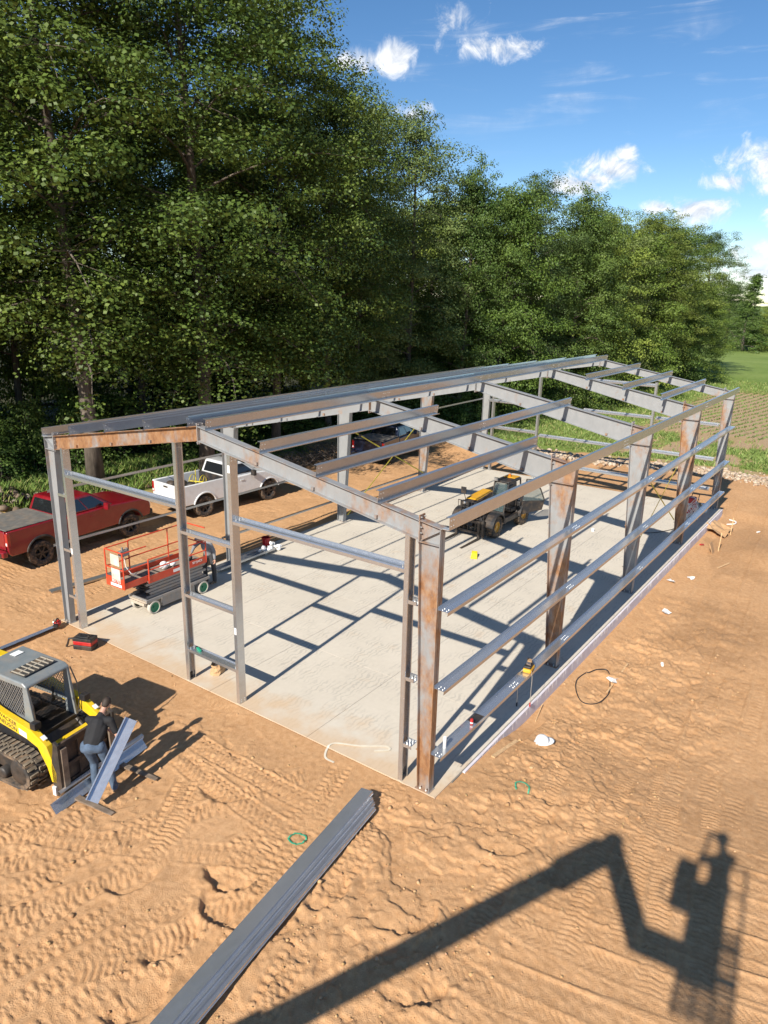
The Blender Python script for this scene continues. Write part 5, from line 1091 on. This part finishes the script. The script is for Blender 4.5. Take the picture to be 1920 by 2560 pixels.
figure('person', 'person in grey hoodie and cap stooping behind the scissor lift', {
 'ankR': (4.34,11.32,.09), 'ankL': (4.42,11.02,.09), 'knR': (4.30,11.34,.5), 'knL': (4.44,11.06,.5), 'hipR': (4.38,11.30,.94), 'hipL': (4.42,11.10,.94), 'pelvis': (4.40,11.20,.97),
 'chest': (4.28,11.22,1.32), 'neck': (4.20,11.24,1.48), 'head': (4.10,11.26,1.60), 'shR': (4.26,11.41,1.40), 'shL': (4.30,11.03,1.40), 'elR': (4.02,11.46,1.25), 'wrR': (3.84,11.38,1.12), 'handR': (3.76,11.34,1.08),
 'elL': (4.36,10.92,1.12), 'wrL': (4.34,10.88,.88), 'handL': (4.33,10.87,.79)}, (-1,.15,-.3), GREYS, DKPANT, None, 'long', GREYS)
# ================================================================ LOOSE STEEL, TOOLS AND LITTER
def zpiece(name, label, a, c, upv, flip=1, mat=GALV, group=None, cat='steel section', prof=None, k=1):
    b = MB(); b.strip([(x*k, y*k) for x, y in (prof or ZPROF)], a, c, .0045, upv, flip); return tag(b.build(name, mat), label, cat, group)
# bundle of nested Z sections in the foreground
A0, C0 = Vector((-.95,.70,0)), Vector((-8.6,-.22,0)); d = (C0-A0).normalized(); sdv = d.cross(V(0,0,1))
BN = ['topmost Z section of the foreground bundle, wide flat face up','second Z section of the foreground bundle, tucked under the first','third Z section of the foreground bundle, stepping down to the right','lowest Z section of the foreground bundle, on the soil at its right edge']
FLATZ = [(.115,.068),(.115,0),(-.115,0),(-.115,-.068),(-.098,-.068)]; NEST = [(-.12,-.06),(-.12,0),(.12,0),(.12,-.042),(.135,-.046)]
bs = 1 if sdv.y < 0 else -1     # profile side that faces the right of the picture
for i in range(4):
    off = sdv*(-.09+.058*i)*bs; zz = .275-.044*i; sh = d*(.02+.07*i if i != 1 else .12)
    o = zpiece('steel_section', BN[i], A0+off+sh+V(0,0,zz), C0+off+V(0,0,zz-.01), V(0,0,1)-sdv*bs*.06, 1, GALV if i != 2 else GALVD, 'Z sections in the foreground bundle', prof=[(q_[0]*bs, q_[1]) for q_ in NEST])
for k_, s_ in ((.12, 0), (.45, 0), (.8, 0)):
    q = A0+d*(8*k_)+V(0,0,.045); b = MB(); b.bar(q-sdv*.1, q+sdv*.14, .09, .17); tag(b.build('timber_block', LWOOD), 'timber bearer under the %s of the foreground steel bundle' % {.12:'far end',.45:'middle',.8:'near end'}[k_], 'timber')
# sections across the skid steer forks and the one being lifted
zf = gz(-3.4,5.3)+.075
zpiece('steel_section', 'galvanised section lying across the forks, nearest the worker', (-4.66,5.06,zf+.04), (-2.42,5.46,zf+.04), V(-.2,.9,1.2), 1, GALV, 'sections on the forks')
zpiece('steel_section', 'galvanised section lying across the forks behind the worker, beside the fork plate', (-4.40,5.28,zf+.03), (-2.36,5.60,zf+.03), V(.2,-.5,1.2), -1, GALVD, 'sections on the forks')
zpiece('steel_section', 'galvanised section held upright at a slant by the worker in black', (-4.18,4.60,.20), (-3.16,4.72,1.34), V(.75,-1,-.55), 1, GALV)
# channel with cut-off saw and the tool box at the left corner
zpiece('steel_channel', 'galvanised channel on the soil pointing at the left corner column', (-3.1,11.85,gz(-2,11.9)+.05), (-.42,12.0,gz(-.6,12)+.06), V(0,.5,1), 1, GALV, prof=FLATZ)
RED = paint('tool_red', (.42,.012,.015), .4, dirt=DUST, dirt_amt=.2)
T = thing('cordless_saw', 'red and black cordless saw lying on the channel end by the left corner column', 'saw', (-.42, 11.98, gz(-.5,12)+.1), R(40))
b = MB(); b.b2((-.1,-.07,0),(.1,.07,.12)); b.build('housing', RED, T, 0, .03); b = MB(); b.lathe([(.001,-.005),(.11,-.004),(.11,.004),(.001,.005)], (.04,.1,.05), (0,1,0), 20); b.build('blade', CHROME, T); b = MB(); b.tube([(-.08,0,.1),(-.14,0,.17),(0,0,.2),(.08,0,.13)], .02, 8); b.b2((-.2,-.05,0),(-.1,.05,.09)); b.build('handle', BLACK, T)
T = thing('tool_box', 'red and black portable vacuum tool box on the soil by the slab corner', 'tool box', (-.62, 10.35, gz(-.6,10.3)), R(-66))
b = MB(); b.b2((-.27,-.16,.0),(.27,.16,.13)); b.build('base', BLACK, T, 0, .02); b = MB(); b.b2((-.265,-.155,.131),(.265,.155,.24)); b.build('band', RED, T, 0, .02); b = MB(); b.b2((-.27,-.16,.241),(.27,.16,.33)); b.b2((-.16,-.1,.331),(.16,.1,.355)); b.build('lid', BLACK, T, 0, .025)
b = MB(); b.tube([(-.12,0,.35),(-.1,0,.4),(.1,0,.4),(.12,0,.35)], .018, 8); b.build('handle', BLACK, T); b = MB(); b.tube([(-.24,-.1,.3),(-.4,-.1,.27),(-.46,-.1,.1),(-.5,-.1,.03)], .028, 8); b.build('hose', BLACK, T)
# sections lying along the left wall
zpiece('steel_channel', 'galvanised channel lying on the soil left of the scissor lift', (.75,14.35,gz(1,14.3)+.05), (5.2,14.0,gz(4,14)+.05), V(0,-.3,1), 1, GALVD, prof=FLATZ)
SS = ['outermost of the steel sections stacked on the slab beside the red bucket','middle of the steel sections stacked on the slab beside the red bucket','innermost of the steel sections stacked on the slab beside the red bucket']
for i in range(3): zpiece('steel_section', SS[i], (4.9+.1*i,11.98-.2*i,.06+.02*i), (8.0-.15*i,12.0-.2*i,.06+.02*i), V(0,.15,1), 1, GALV if i != 1 else GALVD, 'sections on the slab', prof=FLATZ)
T = thing('bucket', 'red plastic bucket standing at the left edge of the slab', 'bucket', (7.95, 12.2, 0.004)); BR = paint('bucket_red', (.42,.012,.015), .35, var=.05)
b = MB(); b.lathe([(.001,.005),(.125,.005),(.128,0),(.15,.3),(.16,.3),(.16,.335),(.165,.335),(.165,.37),(.15,.37),(.118,.02),(.001,.02)], (0,0,0), (0,0,1), 24); b.build('pail', BR, T, 40); b = MB(); b.tube([(.15*math.cos(a), -.17*0+.17*math.sin(a)*.2-.12*abs(math.cos(a))*0, .33-.2*math.sin(a)) for a in np.linspace(0, math.pi, 12)], .005, 5); b.build('handle', CHROME, T)
def heap(name, label, cat, c, ext, n, mat, seed, vox=.018, par=None):
    r = random.Random(seed); b = MB()
    for i in range(n): b.ell((c[0]+r.uniform(-1,1)*ext[0], c[1]+r.uniform(-1,1)*ext[1], c[2]+abs(r.uniform(0,1))*ext[2]), (r.uniform(.2,.5)*ext[0], r.uniform(.2,.5)*ext[1], r.uniform(.2,.5)*ext[2]), 8, 5, Matrix.Rotation(r.uniform(0,6),3,'Z') @ Matrix.Rotation(r.uniform(-.7,.7),3,'X'))
    o = b.build(name, mat, None, True); md = o.modifiers.new('r','REMESH'); md.mode = 'VOXEL'; md.voxel_size = vox; dd_ = o.modifiers.new('d','DISPLACE'); tx = bpy.data.textures.new(name,'CLOUDS'); tx.noise_scale = .06; dd_.texture = tx; dd_.strength = .05; return tag(o, label, cat)
heap('plastic_wrap', 'crumpled clear plastic wrap beside the red bucket', 'wrap', (7.65,11.75,.06), (.38,.22,.2), 12, WHITE, 4)
T = thing('plastic_tray', 'bright yellow tray on the slab in front of the telehandler', 'tray', (11.85,5.6,0), R(25)); YP = paint('bright_yellow', (.8,.55,.01), .4)
b = MB(); b.b2((-.2,-.12,.003),(.2,.12,.03)); b.build('base', YP, T, 0, .008); b = MB(); b.hexa([(-.12,-.11,.031),(.19,-.11,.031),(.19,.11,.031),(-.12,.11,.031),(0,-.1,.16),(.17,-.1,.19),(.17,.1,.19),(0,.1,.16)]); b.build('hood', YP, T, 0, .01)
# paper bag by the door posts
T = thing('paper_bag', 'torn brown paper bag of fixings on the slab between the door posts', 'bag', (.62,6.62,.002), R(15)); PB = paint('kraft_paper', (.50,.32,.17), .9, var=.15, bmp=.5)
r = random.Random(8); rows = []
for z in np.linspace(0, .27, 6):
    s = .2-.03*math.sin(z*9); rows.append([(s*1.1*math.copysign(abs(math.cos(a))**.6, math.cos(a))+r.uniform(-.02,.02), s*.72*math.copysign(abs(math.sin(a))**.6, math.sin(a))+r.uniform(-.02,.02), z+(r.uniform(-.05,.03) if z > .2 else 0)) for a in np.linspace(0, 6.2832, 17)[:-1]]); rows[-1].append(rows[-1][0])
b = MB(); b.sheet(rows); b.build('bag', PB, T); b = MB(); b.ell((0,0,.12),(.17,.11,.12),10,6); b.build('contents', DKSTEEL, T); b = MB(); b.box((.02,.02,.27),(.13,.09,.02), .4, .3); b.build('paper_label', WHITE, T)
def ribbon(name, label, cat, pts, w, mat, th=.004):
    pts = [Vector(p) for p in pts]; b = MB(); L_, R_ = [], []
    for i, p in enumerate(pts):
        d = (pts[min(i+1,len(pts)-1)]-pts[max(i-1,0)]); s = V(-d.y, d.x, 0)
        s = s.normalized()*w/2 if s.length > 1e-4 else V(w/2,0,0)
        L_.append(p-s); R_.append(p+s)
    for i in range(len(pts)-1): n = V(0,0,th); b.hexa([L_[i],R_[i],R_[i+1],L_[i+1],L_[i]+n,R_[i]+n,R_[i+1]+n,L_[i+1]+n])
    return tag(b.build(name, mat), label, cat)
def gpt(l, dz=.012): return [(x, y, (gz(x,y) if not (-.1 < x < 24.4 and -.15 < y < 12.3) else .002)+dz) for x, y in l]
def curve(l, n=8):
    o = []
    for i in range(len(l)-1):
        p0, p1, p2, p3 = l[max(i-1,0)], l[i], l[i+1], l[min(i+2,len(l)-1)]
        for k in range(n):
            t_ = k/n; o.append(tuple(.5*((2*b_)+(c_-a_)*t_+(2*a_-5*b_+4*c_-d_)*t_**2+(-a_+3*b_-3*c_+d_)*t_**3) for a_, b_, c_, d_ in zip(p0,p1,p2,p3)))
    return o+[l[-1]]
SLING = paint('cream_webbing', (.66,.60,.48), .9, var=.1)
ribbon('lifting_sling', 'cream webbing sling looped at the front edge of the slab', 'sling', gpt(curve([(-.42,2.05),(-.38,2.32),(.02,2.45),(.3,1.95),(.62,1.5),(.55,1.38),(.35,1.6)])), .045, SLING)
GREEN = paint('green_strapping', (.03,.34,.2), .4)
ribbon('strapping_band', 'green strapping band lying left of the foreground steel bundle', 'strap', gpt(curve([(-2.58,1.3),(-2.4,1.28),(-2.36,1.08),(-2.52,1.02),(-2.62,1.15),(-2.58,1.3)]), .02), .025, GREEN, .006)
ribbon('strapping_band', 'green strapping band on the dug soil right of the corner column', 'strap', gpt(curve([(1.05,-1.28),(1.2,-1.2),(1.32,-1.3),(1.26,-1.45),(1.12,-1.5)]), .03), .025, GREEN, .006)
# hard hat
q = (2.95,-.98,gz(2.95,-.98)); T = thing('hard_hat', 'white hard hat lying on the dug soil right of the slab', 'hard hat', q, R(-35))
b = MB(); b.lathe([(.15,.03),(.148,.06),(.135,.11),(.1,.155),(.05,.175),(.001,.18)], (0,0,0), (.12,0,1), 24); b.build('shell', WHITE, T, True); b = MB(); b.ell((.06,0,.03),(.24,.165,.014),20,6); b.build('brim', WHITE, T, True)
# lumber, stakes and litter on the right
def plank(label, a, c, w, h, rollv=(0,0,1)): b = MB(); b.bar(a, c, w, h, rollv); return tag(b.build('timber_offcut', LWOOD), label, 'timber')
z_ = lambda x, y, o=.02: (x, y, gz(x,y)+o)
plank('split timber offcut by the near end of the foam board', z_(1.75,-.42), z_(2.75,-.5), .09, .03); plank('thin timber lath lying by the cable loop', z_(6.4,-1.25), z_(8.1,-1.22), .04, .02); plank('short lath lying below the cardboard sheets', z_(17.7,-1.5), z_(18.5,-1.75), .05, .02)
plank('thin dark stick leaning on the foam board', z_(3.9,-.42,.01), z_(4.6,-.28,.06), .02, .02)
for x, y, lab in ((19.75,-1.1,'nearer wooden stake standing beside a cardboard sheet'),(22.3,-1.05,'farther wooden stake standing beside torn cardboard')):
    g = gz(x,y); b = MB(); b.prism([(-.02,-.1),(.02,-.1),(.02,.72),(0,.74),(-.02,.72)], (x,y,g), (1,.1,0), (.02,-.03,1), .035); tag(b.build('wooden_stake', LWOOD), lab, 'stake')
b = MB(); g = gz(19.3,-.95); b.box((19.35,-.92,g+.2),(.5,.02,.44), .05, -.35); tag(b.build('cardboard_sheet', CARD), 'square cardboard sheet propped against the nearer stake', 'cardboard')
b = MB(); r = random.Random(3); rows = [[(21.5+.35*i+r.uniform(-.08,.08), -1.0+.3*j+r.uniform(-.08,.08), gz(21.5+.35*i,-1.0+.3*j)+.05+.16*abs(math.sin(i*1.7+j))) for j in range(4)] for i in range(5)]; b.sheet(rows)
tag(b.build('cardboard_sheet', CARD), 'torn crumpled cardboard lying beside the farther stake', 'cardboard')
BAGW = paint('white_bag', (.75,.72,.68), .6)
for i, (x, y, lab) in enumerate(((7.0,-1.2,'torn white plastic scrap beside the black cable loop'),(15.95,-1.0,'white plastic scrap on the soil midway along the right wall'),(15.0,-.55,'white plastic scrap at the foot of the foam board'),(24.0,-.9,'white pipe scrap beyond the far end of the foam board'),(23.4,-1.9,'clear bottle lying on the soil past the stakes'),(8.6,-2.0,'small white cup lying on dark moist soil'),(12.3,-1.1,'white scrap of wrapping on the soil below the third column'))):
    b = MB(); r = random.Random(i+30); g = gz(x,y)+.015; n = 9; c = [(x+r.uniform(.06,.22)*math.cos(6.2832*k/n), y+r.uniform(.05,.2)*math.sin(6.2832*k/n), g+r.uniform(0,.07)) for k in range(n)]
    if 'cup' in lab: b.lathe([(.001,0),(.035,0),(.045,.1),(.001,.1)], (x,y,g+.03), (1,.4,.2), 12)
    elif 'bottle' in lab: b.lathe([(.001,0),(.035,.005),(.035,.15),(.012,.2),(.012,.22),(.001,.22)], (x,y,g+.035), (1,-.5,.02), 12)
    elif 'pipe' in lab: b.tube(curve([(x-.4,y+.25,g+.03),(x-.1,y,g+.03),(x+.25,y+.02,g+.04),(x+.35,y+.3,g+.05)]), .03, 8)
    else:
        top = (x,y,g+.06); b.add(c+[top], [(k,(k+1)%n,n) for k in range(n)]); b.add([(p_[0],p_[1],p_[2]-.012) for p_ in c]+[(x,y,g)], [((k+1)%n,k,n) for k in range(n)])
    tag(b.build('litter_scrap', BAGW), lab, 'litter')
b = MB(); pc = curve(gpt([(6.9,-.5),(6.4,-.45),(5.9,-.62),(5.45,-.95),(5.6,-1.25),(6.2,-1.32),(6.75,-1.2),(7.3,-.95),(7.2,-.7),(6.95,-.55),(6.95,-.5)], .02)); b.tube(pc, .013, 6)
tag(b.build('cable_loop', BLACK), 'black cable looped on the soil right of the slab', 'cable')
b = MB(); b.cyl(z_(19.65,-.42,.035), z_(19.85,-.5,.035), .034, 12); o = tag(b.build('drink_can', RED), 'red can lying against the foam board below the fourth column', 'can')
# things standing on the lowest right-hand girt
GZ = .853
T = thing('spray_can', 'white capped spray can on the lowest girt by the corner column', 'can', (.28,-.09,GZ)); b = MB(); b.lathe([(.001,0),(.033,0),(.033,.15),(.022,.17),(.001,.17)], (0,0,0), (0,0,1), 14); b.build('can_body', paint('clear_white', (.6,.6,.6), .3), T, 40); b = MB(); b.lathe([(.001,.235),(.03,.235),(.034,.22),(.034,.172),(.001,.172)], (0,0,0), (0,0,1), 14); b.build('can_cap', WHITE, T, 40)
b = MB(); b.b2((1.35,-.19,GZ),(1.68,-.01,GZ+.006)); tag(b.build('rubber_pad', BLACK), 'black pad lying flat on the lowest girt by the red can', 'pad')
T = thing('drink_can', 'red and white drink can standing on the lowest girt', 'can', (1.28,-.12,GZ)); b = MB(); b.lathe([(.001,0),(.026,0),(.033,.012),(.033,.11),(.027,.122),(.001,.12)], (0,0,0), (0,0,1), 16); b.build('can_body', RED, T, 40); b = MB(); b.lathe([(.0335,.0305),(.0335,.055),(.0332,.056)], (0,0,0), (0,0,1), 16); b.build('can_band', WHITE, T)
T = thing('tool_pouch', 'yellow and black tool pouch with cream straps on the lowest girt', 'tool pouch', (4.0,-.1,GZ+.002), R(8)); b = MB(); b.b2((-.17,-.1,0),(.17,.1,.1)); b.build('pouch', paint('pouch_amber', (.7,.36,.02), .5), T, 0, .03); b = MB(); b.b2((-.14,-.08,.1),(.12,.08,.16)); b.b2((-.02,-.05,.161),(.16,.05,.19)); b.build('top_flap', BLACK, T, 0, .02)
b = MB(); b.box((.1,.02,.2),(.14,.1,.03), .3, .4); b.build('card_tag', CARD, T); b = MB(); b.box((-.05,.0,.2),(.12,.1,.02), .3, .3); b.build('plastic_window', CHROME, T)
for i, (dx, dy, ln) in enumerate(((-.16,-.128,.72),(-.24,.13,.76))):
    b = MB(); pts = curve([(dx+.1,dy*.5,.08),(dx,dy*.95,.03),(dx-.01,dy*1.12,-.12),(dx-.02,dy*1.12,-ln*.6),(dx,dy*1.1,-ln)]); 
    for a, c in zip(pts, pts[1:]): b.bar(a, c, .03, .004, (0,1,.01))
    s = b.build('strap', SLING, T); b = MB(); b.cyl((dx,dy*1.1,-ln-.1),(dx,dy*1.1,-ln),.018,8); b.build('strap_hook', RED if i == 0 else BLACK, s)
# green drill and rods on the lowest door rail
T = thing('hand_tool', 'small green hand tool lying on the lowest door rail', 'tool', (0.0,6.55,.864), R(70)); b = MB(); b.b2((-.1,-.03,0),(.1,.03,.05)); b.build('tool_body', GREEN, T, 0, .01); b = MB(); b.b2((.1,-.02,.01),(.17,.02,.04)); b.build('tool_head', BLACK, T)
# compressor corner: red machine, white pipe coil, white bucket
T = thing('air_compressor', 'red compressor standing inside the far right corner of the slab', 'compressor', (22.7,.75,0)); b = MB(); b.tube([(-.45,0,.32),(-.38,0,.32),(.38,0,.32),(.45,0,.32)], [.08,.19,.19,.08], 16); b.build('tank', RED, T, 40); b = MB(); b.b2((-.25,-.16,.52),(.2,.16,.8)); b.build('motor_cover', RED, T, 0, .05)
for x in (-.3,.3): b = MB(); b.lathe([(.001,-.03),(.13,-.03),(.13,.03),(.001,.03)], (x,-.22,.13), (0,1,0), 16); b.build('wheel', BLACK, T, 40)
b = MB(); b.tube([(.4,-.15,.5),(.62,-.15,.8),(.62,.15,.8),(.4,.15,.5)], .02, 8); b.build('handle', BLACK, T)
b = MB(); r = random.Random(6)
for k in range(16):
    cx, cy, rr_, ph = 21.9+r.uniform(-.12,.12), .55+r.uniform(-.08,.08), r.uniform(.3,.5), r.uniform(0,6)
    tl = r.uniform(.5,1.1); b.tube([(cx+rr_*math.cos(a+ph)*.8, cy+.22*math.sin(a*1.0+ph), .05+tl*.45*(1+math.sin(a+ph*2))) for a in np.linspace(0, 5.6, 18)], .009, 5)
tag(b.build('pipe_coil', WHITE), 'tangle of white plastic pipe in the far right corner', 'pipe')
T = thing('bucket', 'white bucket beside the red compressor in the far right corner', 'bucket', (23.5,.35,.004)); b = MB(); b.lathe([(.001,.005),(.125,.005),(.15,.36),(.16,.36),(.16,.33),(.155,.33)], (0,0,0), (0,0,1), 20); b.build('pail', WHITE, T, 40); b = MB(); b.lathe([(.161,.33),(.165,.335),(.165,.37),(.001,.37)], (0,0,0), (0,0,1), 20); b.build('lid', WHITE, T, 40)
b = MB(); b.tube(curve([(20.4,.6,.02),(19.6,.9,.02),(18.9,1.3,.02),(18.3,2.0,.02),(17.9,1.6,.02)]), .014, 6); tag(b.build('air_hose', BLACK), 'thin black hose lying on the slab near the fourth right column', 'hose')
b = MB(); b.b2((15.1,7.1-2.2,.0),(15.16,7.1-2.14,.0)) if False else b.cyl((17.6,3.3,.0),(17.6,3.3,.12),.06,14); tag(b.build('floor_pipe_stub', WHITE), 'white pipe stub sticking up from the slab behind the telehandler', 'pipe')
# yellow ratchet straps bracing the bays
STR = paint('yellow_strap', (.62,.52,.06), .7)
for lab, a, c in (('yellow bracing strap rising away from the camera in the left wall bay',(12.35,11.86,.25),(18.1,11.78,3.85)),('yellow bracing strap falling away from the camera in the left wall bay',(12.35,11.78,3.85),(18.1,11.86,.98)),('yellow bracing strap rising away from the camera in the right wall bay',(12.4,.33,.9),(18.1,.4,3.4)),('yellow bracing strap falling away from the camera in the right wall bay',(12.4,.38,4.2),(18.1,.36,.95))):
    T = thing('ratchet_strap', lab, 'strap', a); a_, c_ = Vector((0,0,0)), Vector(c)-Vector(a); b = MB(); b.bar(a_, c_, .008, .05, (0,1,0)) if False else b.bar(a_, c_, .05, .006, (0,1,0)); b.build('webbing', STR, T)
    b = MB(); q = a_.lerp(c_, .12); b.box(q, (.16,.05,.1), 0, 0, -math.atan2(c_.z, c_.x)); b.build('ratchet', DKSTEEL, T)
# brush pile in the shade behind the white pickup, tools in the far left
b = MB(); r = random.Random(12)
for k in range(150):
    x, y = r.gauss(19.5,1.9), r.gauss(20.2,.6); g = gz(x,y); a = r.uniform(0,6.28); l_ = r.uniform(.5,1.6); t_ = r.uniform(0,.5)
    b.tube([(x,y,g+r.uniform(0,.4)), (x+l_*.5*math.cos(a), y+l_*.5*math.sin(a), g+t_+.2), (x+l_*math.cos(a), y+l_*math.sin(a), g+t_*r.uniform(0,1.6)+.05)], [.03,.022,.01], 4)
tag(b.build('brush_pile', BARK), 'pile of cut branches in the shade behind the white pickup', 'brush', kind='stuff')
# ================================================================ BOOM LIFT CARRYING THE PHOTOGRAPHER (out of frame, its shadow lies across the soil)
C = Vector(CAM); hx = Vector((sd.x, sd.y, 0)).normalized(); hl = Vector((-hx.y, hx.x, 0))     # along the light, and to its left
T = thing('boom_lift', 'boom lift out of frame, its boom and basket shadow across the front soil', 'boom lift', (0,0,0)); BO = paint('boom_orange', (.55,.09,.02), .5); BG = paint('boom_grey', (.3,.3,.3), .5)
def bp(a, b_, z): return C+hx*a+hl*(b_+.11)+V(0,0,z)      # a along light, b left, z up, relative to the camera
fl, tp = -1.72, -.62
b = MB(); q = [bp(-1.72,-.02,fl), bp(.06,-.02,fl), bp(.06,-.76,fl), bp(-1.72,-.76,fl)]; 
for k_ in range(15): a_ = -1.72+1.78*k_/14; b.bar(bp(a_,-.02,fl), bp(a_,-.76,fl), .035, .04)
for s_ in (-.02,-.27,-.51,-.76): b.bar(bp(-1.72,s_,fl-.03), bp(.06,s_,fl-.03), .04, .05)
b.build('platform', BG, T)['kind'] = 'stuff'
b = MB(); b.bar(bp(-1.3,-.03,fl+.02), bp(-.15,-.03,fl+.02), .02, .01); b.hexa([bp(-1.2,-.04,fl+.03),bp(-.2,-.04,fl+.03),bp(-.2,-.5,fl+.03),bp(-1.2,-.5,fl+.03),bp(-1.2,-.04,fl+.2),bp(-.2,-.04,fl+.2),bp(-.2,-.5,fl+.2),bp(-1.2,-.5,fl+.2)]); b.build('shadow_floor_box', BG, T)  # made-up box on the basket floor, added to fill out the basket's shadow
b = MB(); b.bar(bp(-.95,-.03,fl+.2), bp(-.95,-.03,tp), .5, .02, (0,1,0)); b.build('shadow_side_panel', BO, T)  # invented side panel, there only to make the cast shadow more solid
b = MB(); b.hexa([bp(.075,-.0,fl),bp(.085,-.0,fl),bp(.085,-.5,fl),bp(.075,-.5,fl),bp(.075,-.0,tp-.48),bp(.085,-.0,tp-.48),bp(.085,-.5,tp-.48),bp(.075,-.5,tp-.48)]); b.build('shadow_front_panel', BO, T)  # added blocker: hides the operator's legs in the shadow on the soil
for z in (tp, (tp+fl)/2+.05):
    for i in range(4): b = MB(); b.tube([q[i]+V(0,0,z-fl), q[(i+1)%4]+V(0,0,z-fl)], .024, 8); b.build('guard_rail', BO, T)
for a in (-1.72,-1.1,-.5,.06):
    for s_ in (-.02,-.76): b = MB(); b.tube([bp(a,s_,fl), bp(a,s_,tp)], .024, 8); b.build('rail_post', BO, T)
for zz in (fl+.1,): 
    b = MB(); b.b2((-.9,-.02,0),(.9,.0,.2)) if False else b.bar(bp(-1.72,-.77,fl+.09), bp(.06,-.77,fl+.09), .01, .18); b.build('toe_board', BO, T)
b = MB(); b.bar(bp(-.42,.14,-1.25), bp(-.42,.14,-.52), .3, .3, (1,0,0)); b.build('control_console', BG, T, 0, .03)
b = MB(); b.tube([bp(-.3,.3,-.95), bp(-.3,.42,-1.0), bp(-.3,.44,-1.3), bp(-.3,.3,-1.35)], .02, 6); b.build('console_guard', BO, T)
b = MB(); b.bar(bp(-.9,-.02,-1.62), bp(-.92,.62,-1.6), .28, .28); b.build('basket_mount', BG, T, 0, .03)
el_ = bp(-1.2,1.36,-.12); b = MB(); b.bar(bp(-.92,.55,-1.66), el_, .28, .28, tuple(hx)); b.build('jib', BO, T, 0, .02)
b = MB(); b.cyl(el_-hx*.16, el_+hx*.16, .17, 18); b.build('elbow', BG, T)
base = bp(-1.85,7.7,-8.0); b = MB(); b.bar(el_, el_.lerp(base,.55), .29, .33, tuple(hx)); b.build('boom', BO, T, 0, .02); b = MB(); b.bar(el_.lerp(base,.5), base, .36, .42, tuple(hx)); b.build('boom', BO, T, 0, .02)
b = MB(); b.bar(el_.lerp(base,.02)-V(0,0,.0), el_.lerp(base,.1), .38, .38, tuple(hx)); b.build('boom_head', BG, T)
g0 = gz(base.x, base.y); b = MB(); b.b2((base.x-1.2,base.y-.6,g0+.6),(base.x+.8,base.y+.9,g0+1.4)); b.build('turntable', BO, T, 0, .06); b = MB(); b.b2((base.x-1.3,base.y-.5,g0+.3),(base.x+1.3,base.y+.5,g0+.6)); b.build('chassis', BG, T, 0, .03)
for sx_ in (-1,1):
    for sy_ in (-1,1): wheel(T, (base.x+sx_*.95, base.y+sy_*.75, g0+.4), .4, .3, BG, rr=.5, spokes=0, side=sy_)
# the photographer
vd = Vector((fw.x, fw.y, 0)).normalized(); vr = Vector((vd.y, -vd.x, 0)); H = C-vd*.44+vr*.03
def pp(f_, r_, z): return H+vd*f_+vr*r_+V(0,0,z)
zf_ = fl+.0
figure('person', 'person in the out-of-frame basket, whose shadow shows raised hands holding a phone', {
 'ankR': pp(-.02,.12,fl+.1), 'ankL': pp(-.02,-.12,fl+.1), 'knR': pp(0,.12,-1.2), 'knL': pp(0,-.12,-1.2), 'hipR': pp(0,.1,-.76), 'hipL': pp(0,-.1,-.76), 'pelvis': pp(0,0,-.72), 'chest': pp(0,0,-.32), 'neck': pp(.01,0,-.12), 'head': pp(.04,0,.06),
 'shR': pp(0,.2,-.24), 'shL': pp(0,-.2,-.24), 'elR': pp(.16,.27,-.42), 'wrR': pp(.32,.1,-.15), 'handR': pp(.38,.06,-.08), 'elL': pp(.16,-.27,-.42), 'wrL': pp(.32,-.1,-.15), 'handL': pp(.38,-.06,-.08)}, vd, GREYS, JEANS, None, 'short', BLACK)
T = thing('phone', 'phone held up by the photographer in the basket, out of frame', 'phone', (0,0,0)); p0 = C-vd*.035-V(0,0,.05); b = MB(); b.bar(p0-V(0,0,.075), p0+V(0,0,.045), .075, .008, tuple(vd)); b.build('phone_body', BLACK, T); b = MB(); b.bar(p0-vd*.0055-V(0,0,.07), p0-vd*.0055+V(0,0,.04), .068, .001, tuple(vd)); b.build('screen', GLASS, T)
tr = sum(sum(len(p.vertices)-2 for p in m.polygons) if len(m.polygons) < 50000 else len(m.loops)-2*len(m.polygons) for m in bpy.data.meshes)
print('objects', len(bpy.data.objects), 'triangles', tr)
